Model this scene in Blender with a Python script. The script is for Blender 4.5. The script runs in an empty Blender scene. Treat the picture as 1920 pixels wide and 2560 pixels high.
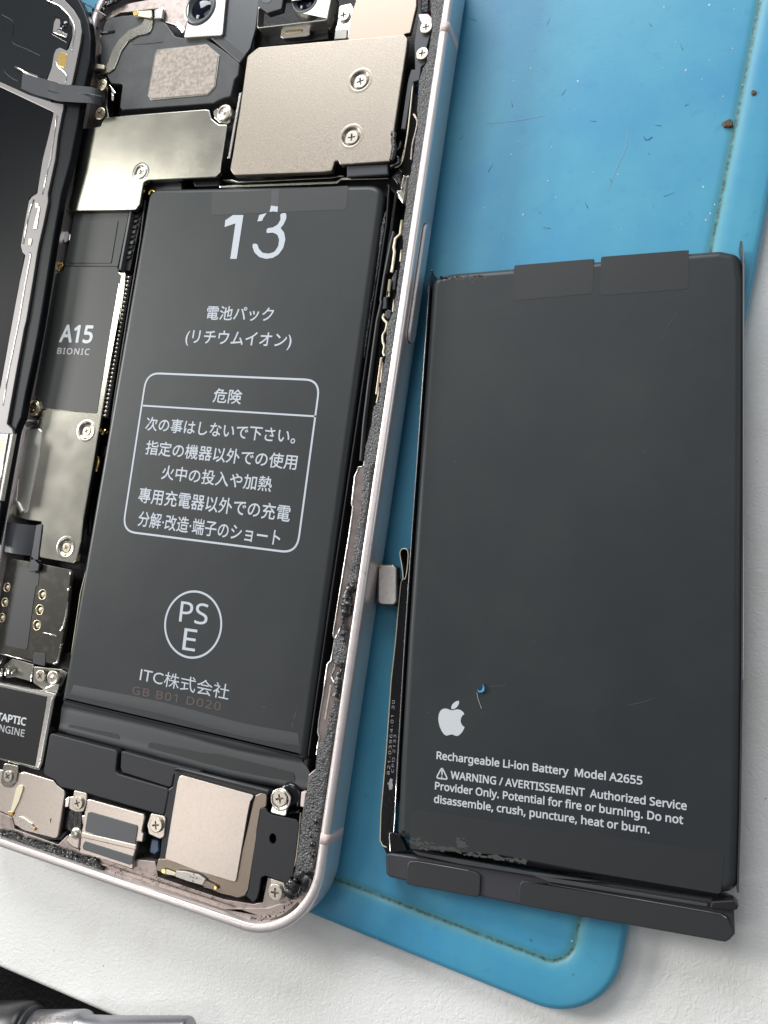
import bpy, bmesh, math, random
from mathutils import Vector, Matrix
from mathutils.geometry import tessellate_polygon
random.seed(7)
S = bpy.context.scene
COL = S.collection
S.unit_settings.system = 'METRIC'
S.unit_settings.scale_length = 0.00095      # one unit is just under a millimetre

# ------------------------------------------------------------------ camera
CAM_R = ((0.925665105, 0.144875504, -0.349507083),
         (-0.111544089, 0.987222754, 0.113794332),
         (0.361527357, -0.066349994, 0.929997661))      # rows: camera right, up, back
CAM_C = Vector((47.14, 59.51, 125.06))
FPX = 2037.07
cam = bpy.data.cameras.new('camera')
cam.sensor_fit = 'VERTICAL'
cam.sensor_height = 36.0
cam.lens = 36.0 * FPX / 2560.0
cam.clip_start = 1.0
cam.clip_end = 5000
cam.dof.use_dof = True
cam.dof.focus_distance = 128.0
cam.dof.aperture_fstop = 9.0
co = bpy.data.objects.new('camera', cam)
COL.objects.link(co)
R3 = Matrix(CAM_R).transposed()
co.matrix_world = Matrix.Translation(CAM_C) @ R3.to_4x4()
S.camera = co
S.render.resolution_x = 768
S.render.resolution_y = 1024

# ------------------------------------------------------------------ light
W = bpy.data.worlds.new('World')
S.world = W
W.use_nodes = True
wn = W.node_tree
bg = wn.nodes['Background']
bg.inputs[0].default_value = (0.92, 0.95, 1.0, 1)
bg.inputs[1].default_value = 0.16

def area(name, direction, dist, sx, sy, power, col):
    l = bpy.data.lights.new(name, 'AREA')
    l.shape = 'RECTANGLE'
    l.size, l.size_y = sx, sy
    l.energy = power
    l.color = col
    o = bpy.data.objects.new(name, l)
    COL.objects.link(o)
    d = Vector(direction).normalized()
    tgt = Vector((-10, 75, 0))
    o.location = tgt + d * dist
    o.rotation_euler = d.to_track_quat('Z', 'Y').to_euler()
    return o
area('key_light', (-0.90, 0.10, 0.42), 620, 200, 120, 3.1e6, (1.0, 0.985, 0.95))
area('window_light', (-0.66, 0.305, 0.69), 620, 130, 100, 5.0e5, (1.0, 1.0, 0.92))
area('lamp_light', (-0.50, -0.38, 0.79), 620, 150, 130, 2.6e5, (1.0, 0.95, 0.90))
area('back_soft_light', (-0.28, 0.82, 0.50), 640, 420, 240, 3.4e6, (0.95, 0.98, 1.0))  # unseen broad light, moved low behind so gap and shields stay dark
area('side_light', (0.80, 0.25, 0.55), 640, 300, 200, 3.2e5, (0.97, 0.99, 1.0))  # weak fill added to lift the shadow on the table's right side
area('overhead_sheen_light', (-0.16, 0.32, 0.93), 640, 220, 220, 3.2e5, (0.98, 0.99, 1.0))  # weak unseen overhead light added for sheen on the loose battery
S.view_settings.view_transform = 'Standard'
S.view_settings.look = 'None'
S.view_settings.exposure = 0.10
S.view_settings.gamma = 1
try:
    S.cycles.use_denoising = True
    S.cycles.max_bounces = 8
except Exception:
    pass

# ------------------------------------------------------------------ helpers
def at(px, py, z):
    """world point on the horizontal plane z that the photograph shows at pixel (px, py)"""
    d = R3 @ Vector(((px - 960) / FPX, -(py - 1280) / FPX, -1.0))
    t = (z - CAM_C.z) / d.z
    return CAM_C + d * t

def T(ox, oy, s):
    return lambda *pts: [(ox + x / s, oy + y / s) for x, y in pts]
K4 = 4.1475
tA = T(0, 0, K4); tB = T(200, 0, K4); tC = T(500, 0, K4); tD = T(800, 0, K4)
tE = T(0, 400, K4); tF = T(300, 300, K4); tG = T(0, 700, K4); tH = T(0, 1000, K4)
tI = T(0, 1350, K4); tJ = T(0, 1700, K4); tK = T(100, 1750, K4); tL = T(400, 1800, K4)
tM = T(500, 1900, 3.318); tN = T(0, 2000, 2.9625)
t1 = T(850, 350, 5.53); t2 = T(800, 700, 5.53); t3 = T(750, 1050, 5.53)
t4 = T(700, 1400, 5.53); t5 = T(650, 1700, 5.53)
u1 = T(1020, 550, 3.318); u2 = T(1450, 550, 3.5298); u3 = T(900, 1300, K4)
u4 = T(920, 1700, 3.318); u5 = T(1370, 1950, 3.0164); u6 = T(1050, 1700, 2.37)
u7 = T(900, 1950, 2.765); u8 = T(1100, 0, 2.0232)
w2 = T(300, 400, 2.37); w3 = T(200, 1000, 2.37); w4 = T(100, 1550, 2.07375)
x1 = T(0, 2400, 2.9625); x2 = T(500, 400, 3.1904)

def wp(pts, z):
    return [at(x, y, z).xy for x, y in pts]

def rnd(pts, r, seg=5):
    """round the corners of a closed polygon; r is one radius or a list"""
    n = len(pts); out = []
    for i in range(n):
        p = Vector(pts[i]); a = Vector(pts[i - 1]) - p; b = Vector(pts[(i + 1) % n]) - p
        rr = r[i] if isinstance(r, (list, tuple)) else r
        la, lb = a.length, b.length
        if rr <= 0 or la < 1e-6 or lb < 1e-6:
            out.append(p); continue
        ang = a.angle(b)
        if ang > 3.05 or ang < 0.08:
            out.append(p); continue
        t = rr / math.tan(ang / 2)
        t = min(t, la * 0.46, lb * 0.46)
        p0 = p + a / la * t; p1 = p + b / lb * t
        for k in range(seg + 1):
            f = k / seg
            out.append(p0 * (1 - f) ** 2 + p * 2 * f * (1 - f) + p1 * f ** 2)
    return out

def ccw(pts):
    A = sum(pts[i - 1].x * pts[i].y - pts[i].x * pts[i - 1].y for i in range(len(pts)))
    return pts if A > 0 else pts[::-1]

def inset(pts, d):
    n = len(pts); out = []
    for i in range(n):
        a, p, b = pts[i - 1], pts[i], pts[(i + 1) % n]
        e0 = (p - a); e1 = (b - p)
        if e0.length < 1e-7: e0 = e1
        if e1.length < 1e-7: e1 = e0
        n0 = Vector((-e0.y, e0.x)).normalized(); n1 = Vector((-e1.y, e1.x)).normalized()
        m = n0 + n1
        if m.length < 1e-4:
            out.append(p + n0 * d); continue
        m.normalize()
        c = max(0.45, m.dot(n0))
        out.append(p + m * d / c)
    return out

def link(name, me, mat, parent=None, smooth=False):
    o = bpy.data.objects.new(name, me)
    COL.objects.link(o)
    if mat is not None and not me.materials:
        me.materials.append(mat)
    if smooth:
        me.polygons.foreach_set('use_smooth', [True] * len(me.polygons))
    if parent is not None:
        o.parent = parent
        o.matrix_parent_inverse = PW[parent.name].inverted()
    PW[o.name] = Matrix.Identity(4)
    return o
PW = {}

def thing(name, label, cat, loc=(0, 0, 0), group=None):
    o = bpy.data.objects.new(name, None)
    COL.objects.link(o)
    o.location = loc
    o.empty_display_size = 1
    o['label'] = label; o['category'] = cat
    if group: o['group'] = group
    PW[o.name] = Matrix.Translation(Vector(loc))
    return o

def tag(o, label, cat, group=None, kind=None):
    o['label'] = label; o['category'] = cat
    if group: o['group'] = group
    if kind: o['kind'] = kind
    return o

def newmesh(name, verts, faces):
    me = bpy.data.meshes.new(name)
    me.from_pydata([tuple(v) for v in verts], [], faces)
    me.validate()
    me.update()
    return me

def prism_geo(pts, z0, z1, bev=0.12, seg=2, holes=(), zf=None):
    """solid with rounded upper rim; holes are inner outlines cut through"""
    pts = ccw([Vector(p) for p in pts])
    n = len(pts); V = []; F = []
    zf = zf or (lambda x, y: 0.0)
    rings = [(0, z0), (0, z1 - bev)] if z1 - bev > z0 else [(0, z0)]
    if bev > 0:
        for k in range(1, seg + 1):
            a = k / seg * math.pi / 2
            rings.append((bev * (1 - math.cos(a)), z1 - bev + bev * math.sin(a)))
    else:
        rings = [(0, z0), (0, z1)]
    for d, z in rings:
        q = inset(pts, d) if d else pts
        V += [(p.x, p.y, z + zf(p.x, p.y)) for p in q]
    for r in range(len(rings) - 1):
        for i in range(n):
            j = (i + 1) % n
            F.append((r * n + i, r * n + j, (r + 1) * n + j, (r + 1) * n + i))
    top = [Vector(V[(len(rings) - 1) * n + i]) for i in range(n)]
    base = (len(rings) - 1) * n
    if not holes:
        tr = tessellate_polygon([[Vector((p.x, p.y, 0)) for p in top]])
        for t in tr:
            F.append(tuple(base + k for k in t))
    else:
        loops = [[Vector((p.x, p.y, 0)) for p in top]]
        idx = [base + i for i in range(n)]
        for h in holes:
            h = ccw([Vector(p) for p in h])[::-1]
            s = len(V)
            V += [(p.x, p.y, z1 + zf(p.x, p.y)) for p in h]
            V += [(p.x, p.y, z0 + zf(p.x, p.y)) for p in h]
            m = len(h)
            for i in range(m):
                j = (i + 1) % m
                F.append((s + i, s + m + i, s + m + j, s + j))
            loops.append([Vector((p.x, p.y, 0)) for p in h])
            idx += [s + i for i in range(m)]
        for t in tessellate_polygon(loops):
            F.append(tuple(idx[k] for k in t))
    # make the cap triangles face up
    G = []
    for f in F:
        if len(f) == 3:
            a, b, c = (Vector(V[k]) for k in f)
            if (b - a).cross(c - a).z < 0:
                f = f[::-1]
        G.append(f)
    return V, G

def prism(name, pts, z0, z1, mat, parent=None, bev=0.12, seg=2, holes=(), zf=None):
    V, F = prism_geo(pts, z0, z1, bev, seg, holes, zf)
    return link(name, newmesh(name, V, F), mat, parent)

def pl(name, px, z, th, mat, parent=None, r=0.0, bev=0.12, seg=2, holes=(), zf=None):
    """plate traced at its own height z, thickness th downwards"""
    pts = wp(px, z)
    if r: pts = rnd(pts, r)
    return prism(name, pts, z - th, z, mat, parent, bev, seg, holes, zf)

def circ(c, r, n=28):
    return [Vector((c[0] + r * math.cos(2 * math.pi * i / n), c[1] + r * math.sin(2 * math.pi * i / n))) for i in range(n)]

def lathe_geo(prof, n=28, c=(0, 0)):
    V = []; F = []
    for r, z in prof:
        V += [(c[0] + r * math.cos(2 * math.pi * i / n), c[1] + r * math.sin(2 * math.pi * i / n), z) for i in range(n)]
    for k in range(len(prof) - 1):
        for i in range(n):
            j = (i + 1) % n
            F.append((k * n + i, k * n + j, (k + 1) * n + j, (k + 1) * n + i))
    return V, F

def lathe(name, prof, c, mat, parent=None, n=28, smooth=True, cap=False):
    V, F = lathe_geo(prof, n, c)
    if cap:
        k = (len(prof) - 1) * n
        F.append(tuple(k + i for i in range(n)))
    return link(name, newmesh(name, V, F), mat, parent, smooth)

def spline(P, sub=6):
    P = [Vector(p) for p in P]; out = []
    for i in range(len(P) - 1):
        p0 = P[max(i - 1, 0)]; p1 = P[i]; p2 = P[i + 1]; p3 = P[min(i + 2, len(P) - 1)]
        for k in range(sub):
            t = k / sub
            out.append(0.5 * ((2 * p1) + (p2 - p0) * t + (2 * p0 - 5 * p1 + 4 * p2 - p3) * t * t + (3 * p1 - p0 - 3 * p2 + p3) * t ** 3))
    out.append(P[-1])
    return out

def tube(name, P, rad, mat, parent=None, n=8, flat=1.0):
    """tube along 3-D points; flat squashes it vertically"""
    V = []; F = []; m = len(P)
    for i, p in enumerate(P):
        d = (P[min(i + 1, m - 1)] - P[max(i - 1, 0)]).normalized()
        s = d.cross(Vector((0, 0, 1)))
        s = s.normalized() if s.length > 1e-5 else Vector((1, 0, 0))
        u = s.cross(d).normalized()
        r = rad[i] if isinstance(rad, (list, tuple)) else rad
        for k in range(n):
            a = 2 * math.pi * k / n
            V.append(p + s * r * math.cos(a) + u * r * flat * math.sin(a))
    for i in range(m - 1):
        for k in range(n):
            l = (k + 1) % n
            F.append((i * n + k, i * n + l, (i + 1) * n + l, (i + 1) * n + k))
    F.append(tuple(range(n))); F.append(tuple((m - 1) * n + k for k in range(n))[::-1])
    me = newmesh(name, V, F)
    o = link(name, me, mat, parent, True)
    return o

def line3(px, z):
    return [at(x, y, z) for x, y in px]

def wall(name, P, w, z0, z1, mat, parent=None, closed=False):
    """upright ribbon of thickness w along world 2-D points"""
    P = [Vector(p[:2]) for p in P]; L = []; Rr = []
    m = len(P)
    for i, p in enumerate(P):
        d = (P[min(i + 1, m - 1)] - P[max(i - 1, 0)]).normalized()
        nn = Vector((-d.y, d.x)) * w / 2
        L.append(p + nn); Rr.append(p - nn)
    return prism(name, L + Rr[::-1], z0, z1, mat, parent, bev=min(w * .25, .08), seg=1)

def ribbon(name, E0, E1, th, mat, parent=None, sub=5):
    """bent sheet between two 3-D edges"""
    A = spline(E0, sub); B = spline(E1, sub); n = len(A); V = []; F = []
    W_ = 4
    for i in range(n):
        for k in range(W_ + 1):
            V.append(A[i].lerp(B[i], k / W_))
    q = W_ + 1
    for i in range(n - 1):
        for k in range(W_):
            F.append((i * q + k, i * q + k + 1, (i + 1) * q + k + 1, (i + 1) * q + k))
    N = len(V)
    V += [v - Vector((0, 0, th)) for v in V]
    F += [tuple(N + k for k in f[::-1]) for f in F]
    rim = [k for k in range(q)] + [i * q + W_ for i in range(1, n)] + [(n - 1) * q + k for k in range(W_ - 1, -1, -1)] + [i * q for i in range(n - 2, 0, -1)]
    for i in range(len(rim)):
        a, b = rim[i], rim[(i + 1) % len(rim)]
        F.append((b, a, a + N, b + N))
    me = newmesh(name, V, F)
    bm = bmesh.new(); bm.from_mesh(me); bmesh.ops.recalc_face_normals(bm, faces=bm.faces); bm.to_mesh(me); bm.free()
    return link(name, me, mat, parent)

# ------------------------------------------------------------------ materials
def mk(name, base, rough=0.5, metal=0.0, bumps=(), spec=0.5, mottle=None, specks=None, coat=0.0, rvar=None, aniso=None, attr=None):
    m = bpy.data.materials.new(name); m.use_nodes = True
    nt = m.node_tree; N = nt.nodes; L = nt.links
    b = N['Principled BSDF']
    b.inputs['Base Color'].default_value = (*base, 1)
    b.inputs['Roughness'].default_value = rough
    b.inputs['Metallic'].default_value = metal
    b.inputs['Specular IOR Level'].default_value = spec
    b.inputs['Coat Weight'].default_value = coat
    b.inputs['Coat Roughness'].default_value = 0.2
    tc = N.new('ShaderNodeTexCoord')
    src = tc.outputs['Object']
    if aniso:
        mp = N.new('ShaderNodeMapping'); mp.inputs['Scale'].default_value = aniso
        L.new(src, mp.inputs[0]); srcb = mp.outputs[0]
    else:
        srcb = src
    colsock = None
    if mottle:                      # (colour, scale, lo, hi)
        for c2, sc, lo, hi, *mx in ([mottle] if not isinstance(mottle[0], (list, tuple)) or not isinstance(mottle[0][0], (list, tuple)) else mottle):
            nz = N.new('ShaderNodeTexNoise'); nz.inputs['Scale'].default_value = sc; nz.inputs['Detail'].default_value = 6
            nz.inputs['Roughness'].default_value = 0.6
            L.new(srcb if aniso else src, nz.inputs['Vector'])
            mr = N.new('ShaderNodeMapRange'); mr.inputs[1].default_value = lo; mr.inputs[2].default_value = hi
            L.new(nz.outputs[0], mr.inputs[0])
            mi = N.new('ShaderNodeMix'); mi.data_type = 'RGBA'
            L.new(mr.outputs[0], mi.inputs[0])
            if colsock is None: mi.inputs[6].default_value = (*base, 1)
            else: L.new(colsock, mi.inputs[6])
            mi.inputs[7].default_value = (*c2, 1)
            colsock = mi.outputs[2]
    if attr:                        # (attribute name, colour, gain): a stain with a shape of its own
        an = N.new('ShaderNodeAttribute'); an.attribute_name = attr[0]
        nz = N.new('ShaderNodeTexNoise'); nz.inputs['Scale'].default_value = 1.6; nz.inputs['Detail'].default_value = 8
        L.new(src, nz.inputs['Vector'])
        mu = N.new('ShaderNodeMath'); mu.operation = 'MULTIPLY'
        L.new(an.outputs['Fac'], mu.inputs[0])
        mr = N.new('ShaderNodeMapRange'); mr.inputs[1].default_value = 0.25; mr.inputs[2].default_value = 0.65; mr.inputs[3].default_value = 0.75
        L.new(nz.outputs[0], mr.inputs[0]); L.new(mr.outputs[0], mu.inputs[1])
        for col, e0, e1 in attr[1]:
            mr2 = N.new('ShaderNodeMapRange'); mr2.inputs[1].default_value = e0; mr2.inputs[2].default_value = e1
            L.new(mu.outputs[0], mr2.inputs[0])
            mi = N.new('ShaderNodeMix'); mi.data_type = 'RGBA'
            L.new(mr2.outputs[0], mi.inputs[0])
            if colsock is None: mi.inputs[6].default_value = (*base, 1)
            else: L.new(colsock, mi.inputs[6])
            mi.inputs[7].default_value = (*col, 1)
            colsock = mi.outputs[2]
    if specks:                      # list of (colour, scale, threshold)
        for c2, sc, th in specks:
            vo = N.new('ShaderNodeTexVoronoi'); vo.inputs['Scale'].default_value = sc; vo.inputs['Randomness'].default_value = 1
            L.new(src, vo.inputs['Vector'])
            sepc = N.new('ShaderNodeSeparateColor'); L.new(vo.outputs['Color'], sepc.inputs[0])
            g = N.new('ShaderNodeMath'); g.operation = 'GREATER_THAN'; g.inputs[1].default_value = 0.86
            L.new(sepc.outputs[0], g.inputs[0])
            th_ = N.new('ShaderNodeMath'); th_.operation = 'MULTIPLY'; th_.inputs[1].default_value = th
            L.new(sepc.outputs[1], th_.inputs[0])
            lt = N.new('ShaderNodeMath'); lt.operation = 'LESS_THAN'
            L.new(vo.outputs['Distance'], lt.inputs[0]); L.new(th_.outputs[0], lt.inputs[1])
            mu = N.new('ShaderNodeMath'); mu.operation = 'MULTIPLY'
            L.new(g.outputs[0], mu.inputs[0]); L.new(lt.outputs[0], mu.inputs[1])
            mi = N.new('ShaderNodeMix'); mi.data_type = 'RGBA'
            L.new(mu.outputs[0], mi.inputs[0])
            if colsock is None: mi.inputs[6].default_value = (*base, 1)
            else: L.new(colsock, mi.inputs[6])
            mi.inputs[7].default_value = (*c2, 1)
            colsock = mi.outputs[2]
    if colsock is not None:
        L.new(colsock, b.inputs['Base Color'])
    if rvar:                        # (scale, lo, hi) roughness variation
        nz = N.new('ShaderNodeTexNoise'); nz.inputs['Scale'].default_value = rvar[0]; nz.inputs['Detail'].default_value = 5
        L.new(src, nz.inputs['Vector'])
        mr = N.new('ShaderNodeMapRange'); mr.inputs[1].default_value = .3; mr.inputs[2].default_value = .7
        mr.inputs[3].default_value = rvar[1]; mr.inputs[4].default_value = rvar[2]
        L.new(nz.outputs[0], mr.inputs[0]); L.new(mr.outputs[0], b.inputs['Roughness'])
    prev = None
    for kind, sc, st, di in bumps:
        if kind == 'n':
            nz = N.new('ShaderNodeTexNoise'); nz.inputs['Scale'].default_value = sc; nz.inputs['Detail'].default_value = 4
            out = nz.outputs[0]
        elif kind == 'w':           # squiggly leather-like relief
            nz = N.new('ShaderNodeTexNoise'); nz.inputs['Scale'].default_value = sc; nz.inputs['Detail'].default_value = 2
            nz.inputs['Distortion'].default_value = 1.6
            out = nz.outputs[0]
        else:
            nz = N.new('ShaderNodeTexVoronoi'); nz.inputs['Scale'].default_value = sc
            out = nz.outputs['Distance']
        L.new(srcb, nz.inputs['Vector'])
        bp = N.new('ShaderNodeBump'); bp.inputs['Strength'].default_value = st; bp.inputs['Distance'].default_value = di
        L.new(out, bp.inputs['Height'])
        if prev is not None: L.new(prev, bp.inputs['Normal'])
        prev = bp.outputs[0]
    if prev is not None: L.new(prev, b.inputs['Normal'])
    return m

M = {}
M['table'] = mk('white_table', (.86, .86, .845), .32, bumps=[('w', 1.0, .42, .22), ('n', 7, .14, .05)], mottle=((.78, .765, .73), .10, .50, .80), specks=[((.30, .25, .2), .35, .11), ((.45, .42, .38), .8, .09)])
M['mat'] = mk('blue_silicone', (.052, .285, .485), .42, bumps=[('n', 2.4, .16, .08), ('n', 14, .12, .03)], mottle=(((.085, .355, .50), .035, .38, .66), ((.05, .24, .42), .5, .60, .85)), specks=[((.06, .18, .25), .45, .10), ((.45, .62, .70), .38, .07), ((.10, .25, .30), .20, .07)], attr=('stain', [((.075, .25, .27), .20, .8), ((.02, .04, .04), .70, .95)]))
M['alu'] = mk('pink_aluminium', (.84, .775, .765), .36, .72, mottle=((.56, .48, .46), .9, .60, .8), rvar=(.8, .30, .38))
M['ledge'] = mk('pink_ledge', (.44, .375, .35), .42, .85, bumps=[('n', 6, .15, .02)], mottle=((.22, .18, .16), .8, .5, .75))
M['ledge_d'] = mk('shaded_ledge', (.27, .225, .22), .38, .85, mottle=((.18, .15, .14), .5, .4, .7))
M['reader'] = mk('reader_shield', (.10, .098, .088), .30, 1.0, bumps=[('n', 9, .2, .014)], mottle=((.17, .165, .15), .4, .5, .75))
M['band'] = mk('antenna_plastic', (.72, .60, .58), .5)
M['shield'] = mk('nickel_shield', (.285, .25, .215), .36, 1.0, bumps=[('n', 4.2, .36, .045), ('n', 12, .25, .012)], mottle=((.41, .36, .30), 4.5, .45, .7), rvar=(4, .28, .48))
M['shield2'] = mk('smooth_shield', (.46, .445, .39), .26, 1.0, bumps=[('n', 9, .14, .012)], mottle=((.42, .40, .355), .35, .3, .8), rvar=(.15, .21, .26))
M['shield3'] = mk('dull_shield', (.26, .25, .225), .36, 1.0, bumps=[('n', 9, .2, .014)], mottle=((.19, .185, .17), .5, .4, .7))
M['champagne'] = mk('champagne_plate', (.62, .555, .505), .36, 1.0, bumps=[('n', 7, .2, .015)], mottle=((.56, .495, .445), 2.5, .45, .7))
M['tan'] = mk('tan_plate', (.33, .275, .225), .42, 1.0, bumps=[('n', 8, .28, .02)])
M['patch'] = mk('fibre_patch', (.47, .41, .36), .8, .25, bumps=[('n', 3.2, .6, .08)], mottle=((.28, .24, .21), 1.6, .4, .65))
M['satin'] = mk('satin_nickel', (.52, .51, .475), .42, .85, bumps=[('n', 9, .1, .01)])
M['steel'] = mk('bright_steel', (.80, .78, .74), .22, 1.0, bumps=[('n', 8, .1, .01)])
M['screw'] = mk('screw_steel', (.56, .52, .455), .33, 1.0, bumps=[('n', 6, .2, .02)])
M['screw_b'] = mk('brass_screw', (.70, .61, .45), .30, 1.0, bumps=[('n', 6, .2, .02)])
M['slot'] = mk('screw_recess', (.30, .27, .22), .5, 1.0)
M['gold'] = mk('gold_contact', (.85, .60, .22), .25, 1.0)
M['cream'] = mk('cream_edge', (.78, .70, .52), .45, .3)
M['black'] = mk('black_plastic', (.022, .023, .027), .48, bumps=[('n', 14, .12, .015)])
M['black_s'] = mk('black_speaker_body', (.030, .032, .035), .45, bumps=[('n', 14, .12, .015)], mottle=((.052, .054, .056), .3, .4, .7))
M['blackg'] = mk('glossy_black', (.008, .008, .010), .18, bumps=[('n', 1.6, .3, .1)])
M['void'] = mk('dark_chassis', (.010, .010, .011), .55, bumps=[('n', 2.2, .5, .15)])
M['flex'] = mk('black_flex', (.035, .038, .046), .36, bumps=[('n', 8, .1, .01)])
M['chip'] = mk('graphite_film', (.040, .043, .042), .48, bumps=[('n', 12, .12, .01)], spec=.4)
M['batt'] = mk('battery_film', (.027, .031, .034), .41, bumps=[('n', .11, .12, .5), ('n', 8, .22, .012)], spec=.36, mottle=((.034, .038, .040), .06, .4, .7), specks=[((.16, .16, .15), .75, .05)])
M['batt_e'] = mk('battery_edge_wrap', (.016, .016, .019), .36)
M['tape'] = mk('matte_tape', (.052, .054, .060), .55, bumps=[('n', 10, .2, .01)])
M['tape_d'] = mk('dark_tape', (.027, .028, .030), .47, bumps=[('n', 10, .3, .012)])
M['tape_t'] = mk('textured_tape', (.022, .024, .025), .48, bumps=[('n', 5, .5, .03)], aniso=(.35, 1.6, 1))
M['pcb_t'] = mk('gloss_tape', (.048, .048, .056), .36, bumps=[('n', 3, .12, .02)])
M['pad'] = mk('foam_pad', (.030, .031, .033), .50, bumps=[('n', 12, .25, .012)])
M['foam'] = mk('adhesive_foam', (.035, .035, .037), .40, bumps=[('n', 3.0, 1.0, .5)], spec=.9, mottle=((.20, .20, .205), 3.6, .45, .72))  # pale mottle puts the foam's sparkle into its colour
M['goo'] = mk('gooey_adhesive', (.012, .012, .013), .22, bumps=[('n', 1.6, .7, .25)], spec=.7)
M['print'] = mk('silver_print', (.49, .53, .59), .55)
M['print_w'] = mk('white_print', (.56, .585, .62), .55)
M['print_g'] = mk('grey_print', (.42, .42, .44), .55)
M['faint'] = mk('faint_ink', (.105, .072, .066), .6)
M['scuff'] = mk('dried_glue', (.058, .058, .056), .6, bumps=[('n', 4, .4, .05)])
M['panel'] = mk('display_back_film', (.006, .008, .011), .34, spec=.14, bumps=[('n', 6, .08, .01)])
M['panel2'] = mk('display_backplate', (.003, .004, .006), .24, spec=.10)
M['scratch'] = mk('scratch_mark', (.075, .077, .078), .5)
M['bracket'] = mk('display_bracket', (.20, .19, .19), .45, .5, bumps=[('n', 6, .08, .01)])
M['lens'] = mk('lens_glass', (.003, .003, .012), .06)
M['lensring'] = mk('lens_barrel', (.10, .11, .12), .35)
M['grey_pad'] = mk('grey_foam_pad', (.10, .105, .11), .55, bumps=[('n', 10, .2, .01)])
M['blue'] = mk('blue_part', (.02, .07, .40), .3)
M['cyan'] = mk('cyan_shaving', (.05, .32, .55), .4)
M['blue_d'] = mk('dark_blue_part', (.008, .045, .10), .25)
M['brown'] = mk('brown_flake', (.10, .055, .03), .5, bumps=[('n', 3, .5, .1)])
M['grime'] = mk('dark_grime', (.045, .035, .022), .7, bumps=[('n', 3, .6, .1)])
M['chrome'] = mk('tool_chrome', (.33, .33, .36), .36, 1.0, bumps=[('n', 6, .05, .01)])
M['motor'] = mk('motor_black', (.012, .012, .013), .4, spec=.35)
M['handle'] = mk('handle_black', (.008, .008, .009), .40, bumps=[('n', 2.5, .1, .03)])
M['leather'] = mk('black_leather', (.003, .003, .0035), .5, spec=.15, bumps=[('v', 1.1, .6, .2)])
M['plate_w'] = mk('connector_plate', (.62, .585, .55), .45, .6, bumps=[('n', 3, .15, .03)], mottle=((.5, .47, .45), 1.4, .45, .75))

# ------------------------------------------------------------------ text
LATIN = None
try:
    import os
    _fp = os.path.join(bpy.utils.system_resource('DATAFILES'), 'fonts', 'NotoSansHebrew-Regular.woff2')
    if os.path.exists(_fp):
        LATIN = bpy.data.fonts.load(_fp)
except Exception:
    LATIN = None
def font_mesh(body, off=0.0, spacing=1.0):
    c = bpy.data.curves.new('lettering', 'FONT')
    if LATIN is not None and all(ord(ch) < 256 for ch in body): c.font = LATIN
    c.body = body; c.size = 1; c.space_character = spacing
    c.resolution_u = 3
    o = bpy.data.objects.new('lettering', c)
    COL.objects.link(o)
    me = bpy.data.meshes.new_from_object(o)
    bpy.data.objects.remove(o); bpy.data.curves.remove(c)
    V = [v.co.copy() for v in me.vertices]; F = [tuple(p.vertices) for p in me.polygons]
    bpy.data.meshes.remove(me)
    if off > 0:                     # heavier strokes: the outline laid down again, shifted by the stroke gain
        V0, F0 = V[:], F[:]; n = len(V0)
        for k in range(8):
            a = math.pi / 4 * k
            V += [v + Vector((off * math.cos(a), off * math.sin(a), .0007 * (k + 1))) for v in V0]
            F += [tuple(i + n * (k + 1) for i in f) for f in F0]
    return V, F
CAPH = max(v.y for v in font_mesh('H')[0])

def text(name, body, BL, BR, TL, z, mat, parent, off=0.0, cap=False, dirv=None, spacing=1.0, z_fn=None):
    V, F = font_mesh(body, off, spacing)
    x0 = min(v.x for v in V); x1 = max(v.x for v in V)
    y0 = 0 if cap else min(v.y for v in V); y1 = CAPH if cap else max(v.y for v in V)
    o = at(*BL, z); u = at(*BR, z) - o; h = (at(*TL, z) - o)
    un = u.normalized() if dirv is None else Vector((*dirv, 0)).normalized()
    vn = Vector((-un.y, un.x, 0))
    wdt = u.length; hgt = abs(h.dot(vn))
    P = [o + un * wdt * (v.x - x0) / (x1 - x0) + vn * hgt * (v.y - y0) / (y1 - y0) + Vector((0, 0, v.z)) for v in V]
    return link(name, newmesh(name, P, F), mat, parent)

# ================================================================== SETTING
ZT = -2.6
# table: white slab, its near left edge cut off at an angle
e0 = at(0, 2424, ZT); e1 = at(281, 2546, ZT)
d = (e1 - e0).normalized()
pa = e0 - d * 420; pb = e1 + d * 700
tb = [pa.xy, pb.xy, (pb + Vector((500, 400, 0))).xy, Vector((500, 700)), Vector((-520, 700))]
o = prism('table', tb, ZT - 14, ZT, M['table'], None, bev=1.2, seg=5)
tag(o, 'white textured table top under the mat and the phone', 'table', kind='structure')
o = prism('floor', [Vector((-900, -900)), Vector((900, -900)), Vector((900, 1000)), Vector((-900, 1000))], -23, -22, M['leather'], None, bev=0)
tag(o, 'black surface below the table edge', 'floor', kind='structure')

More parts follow.
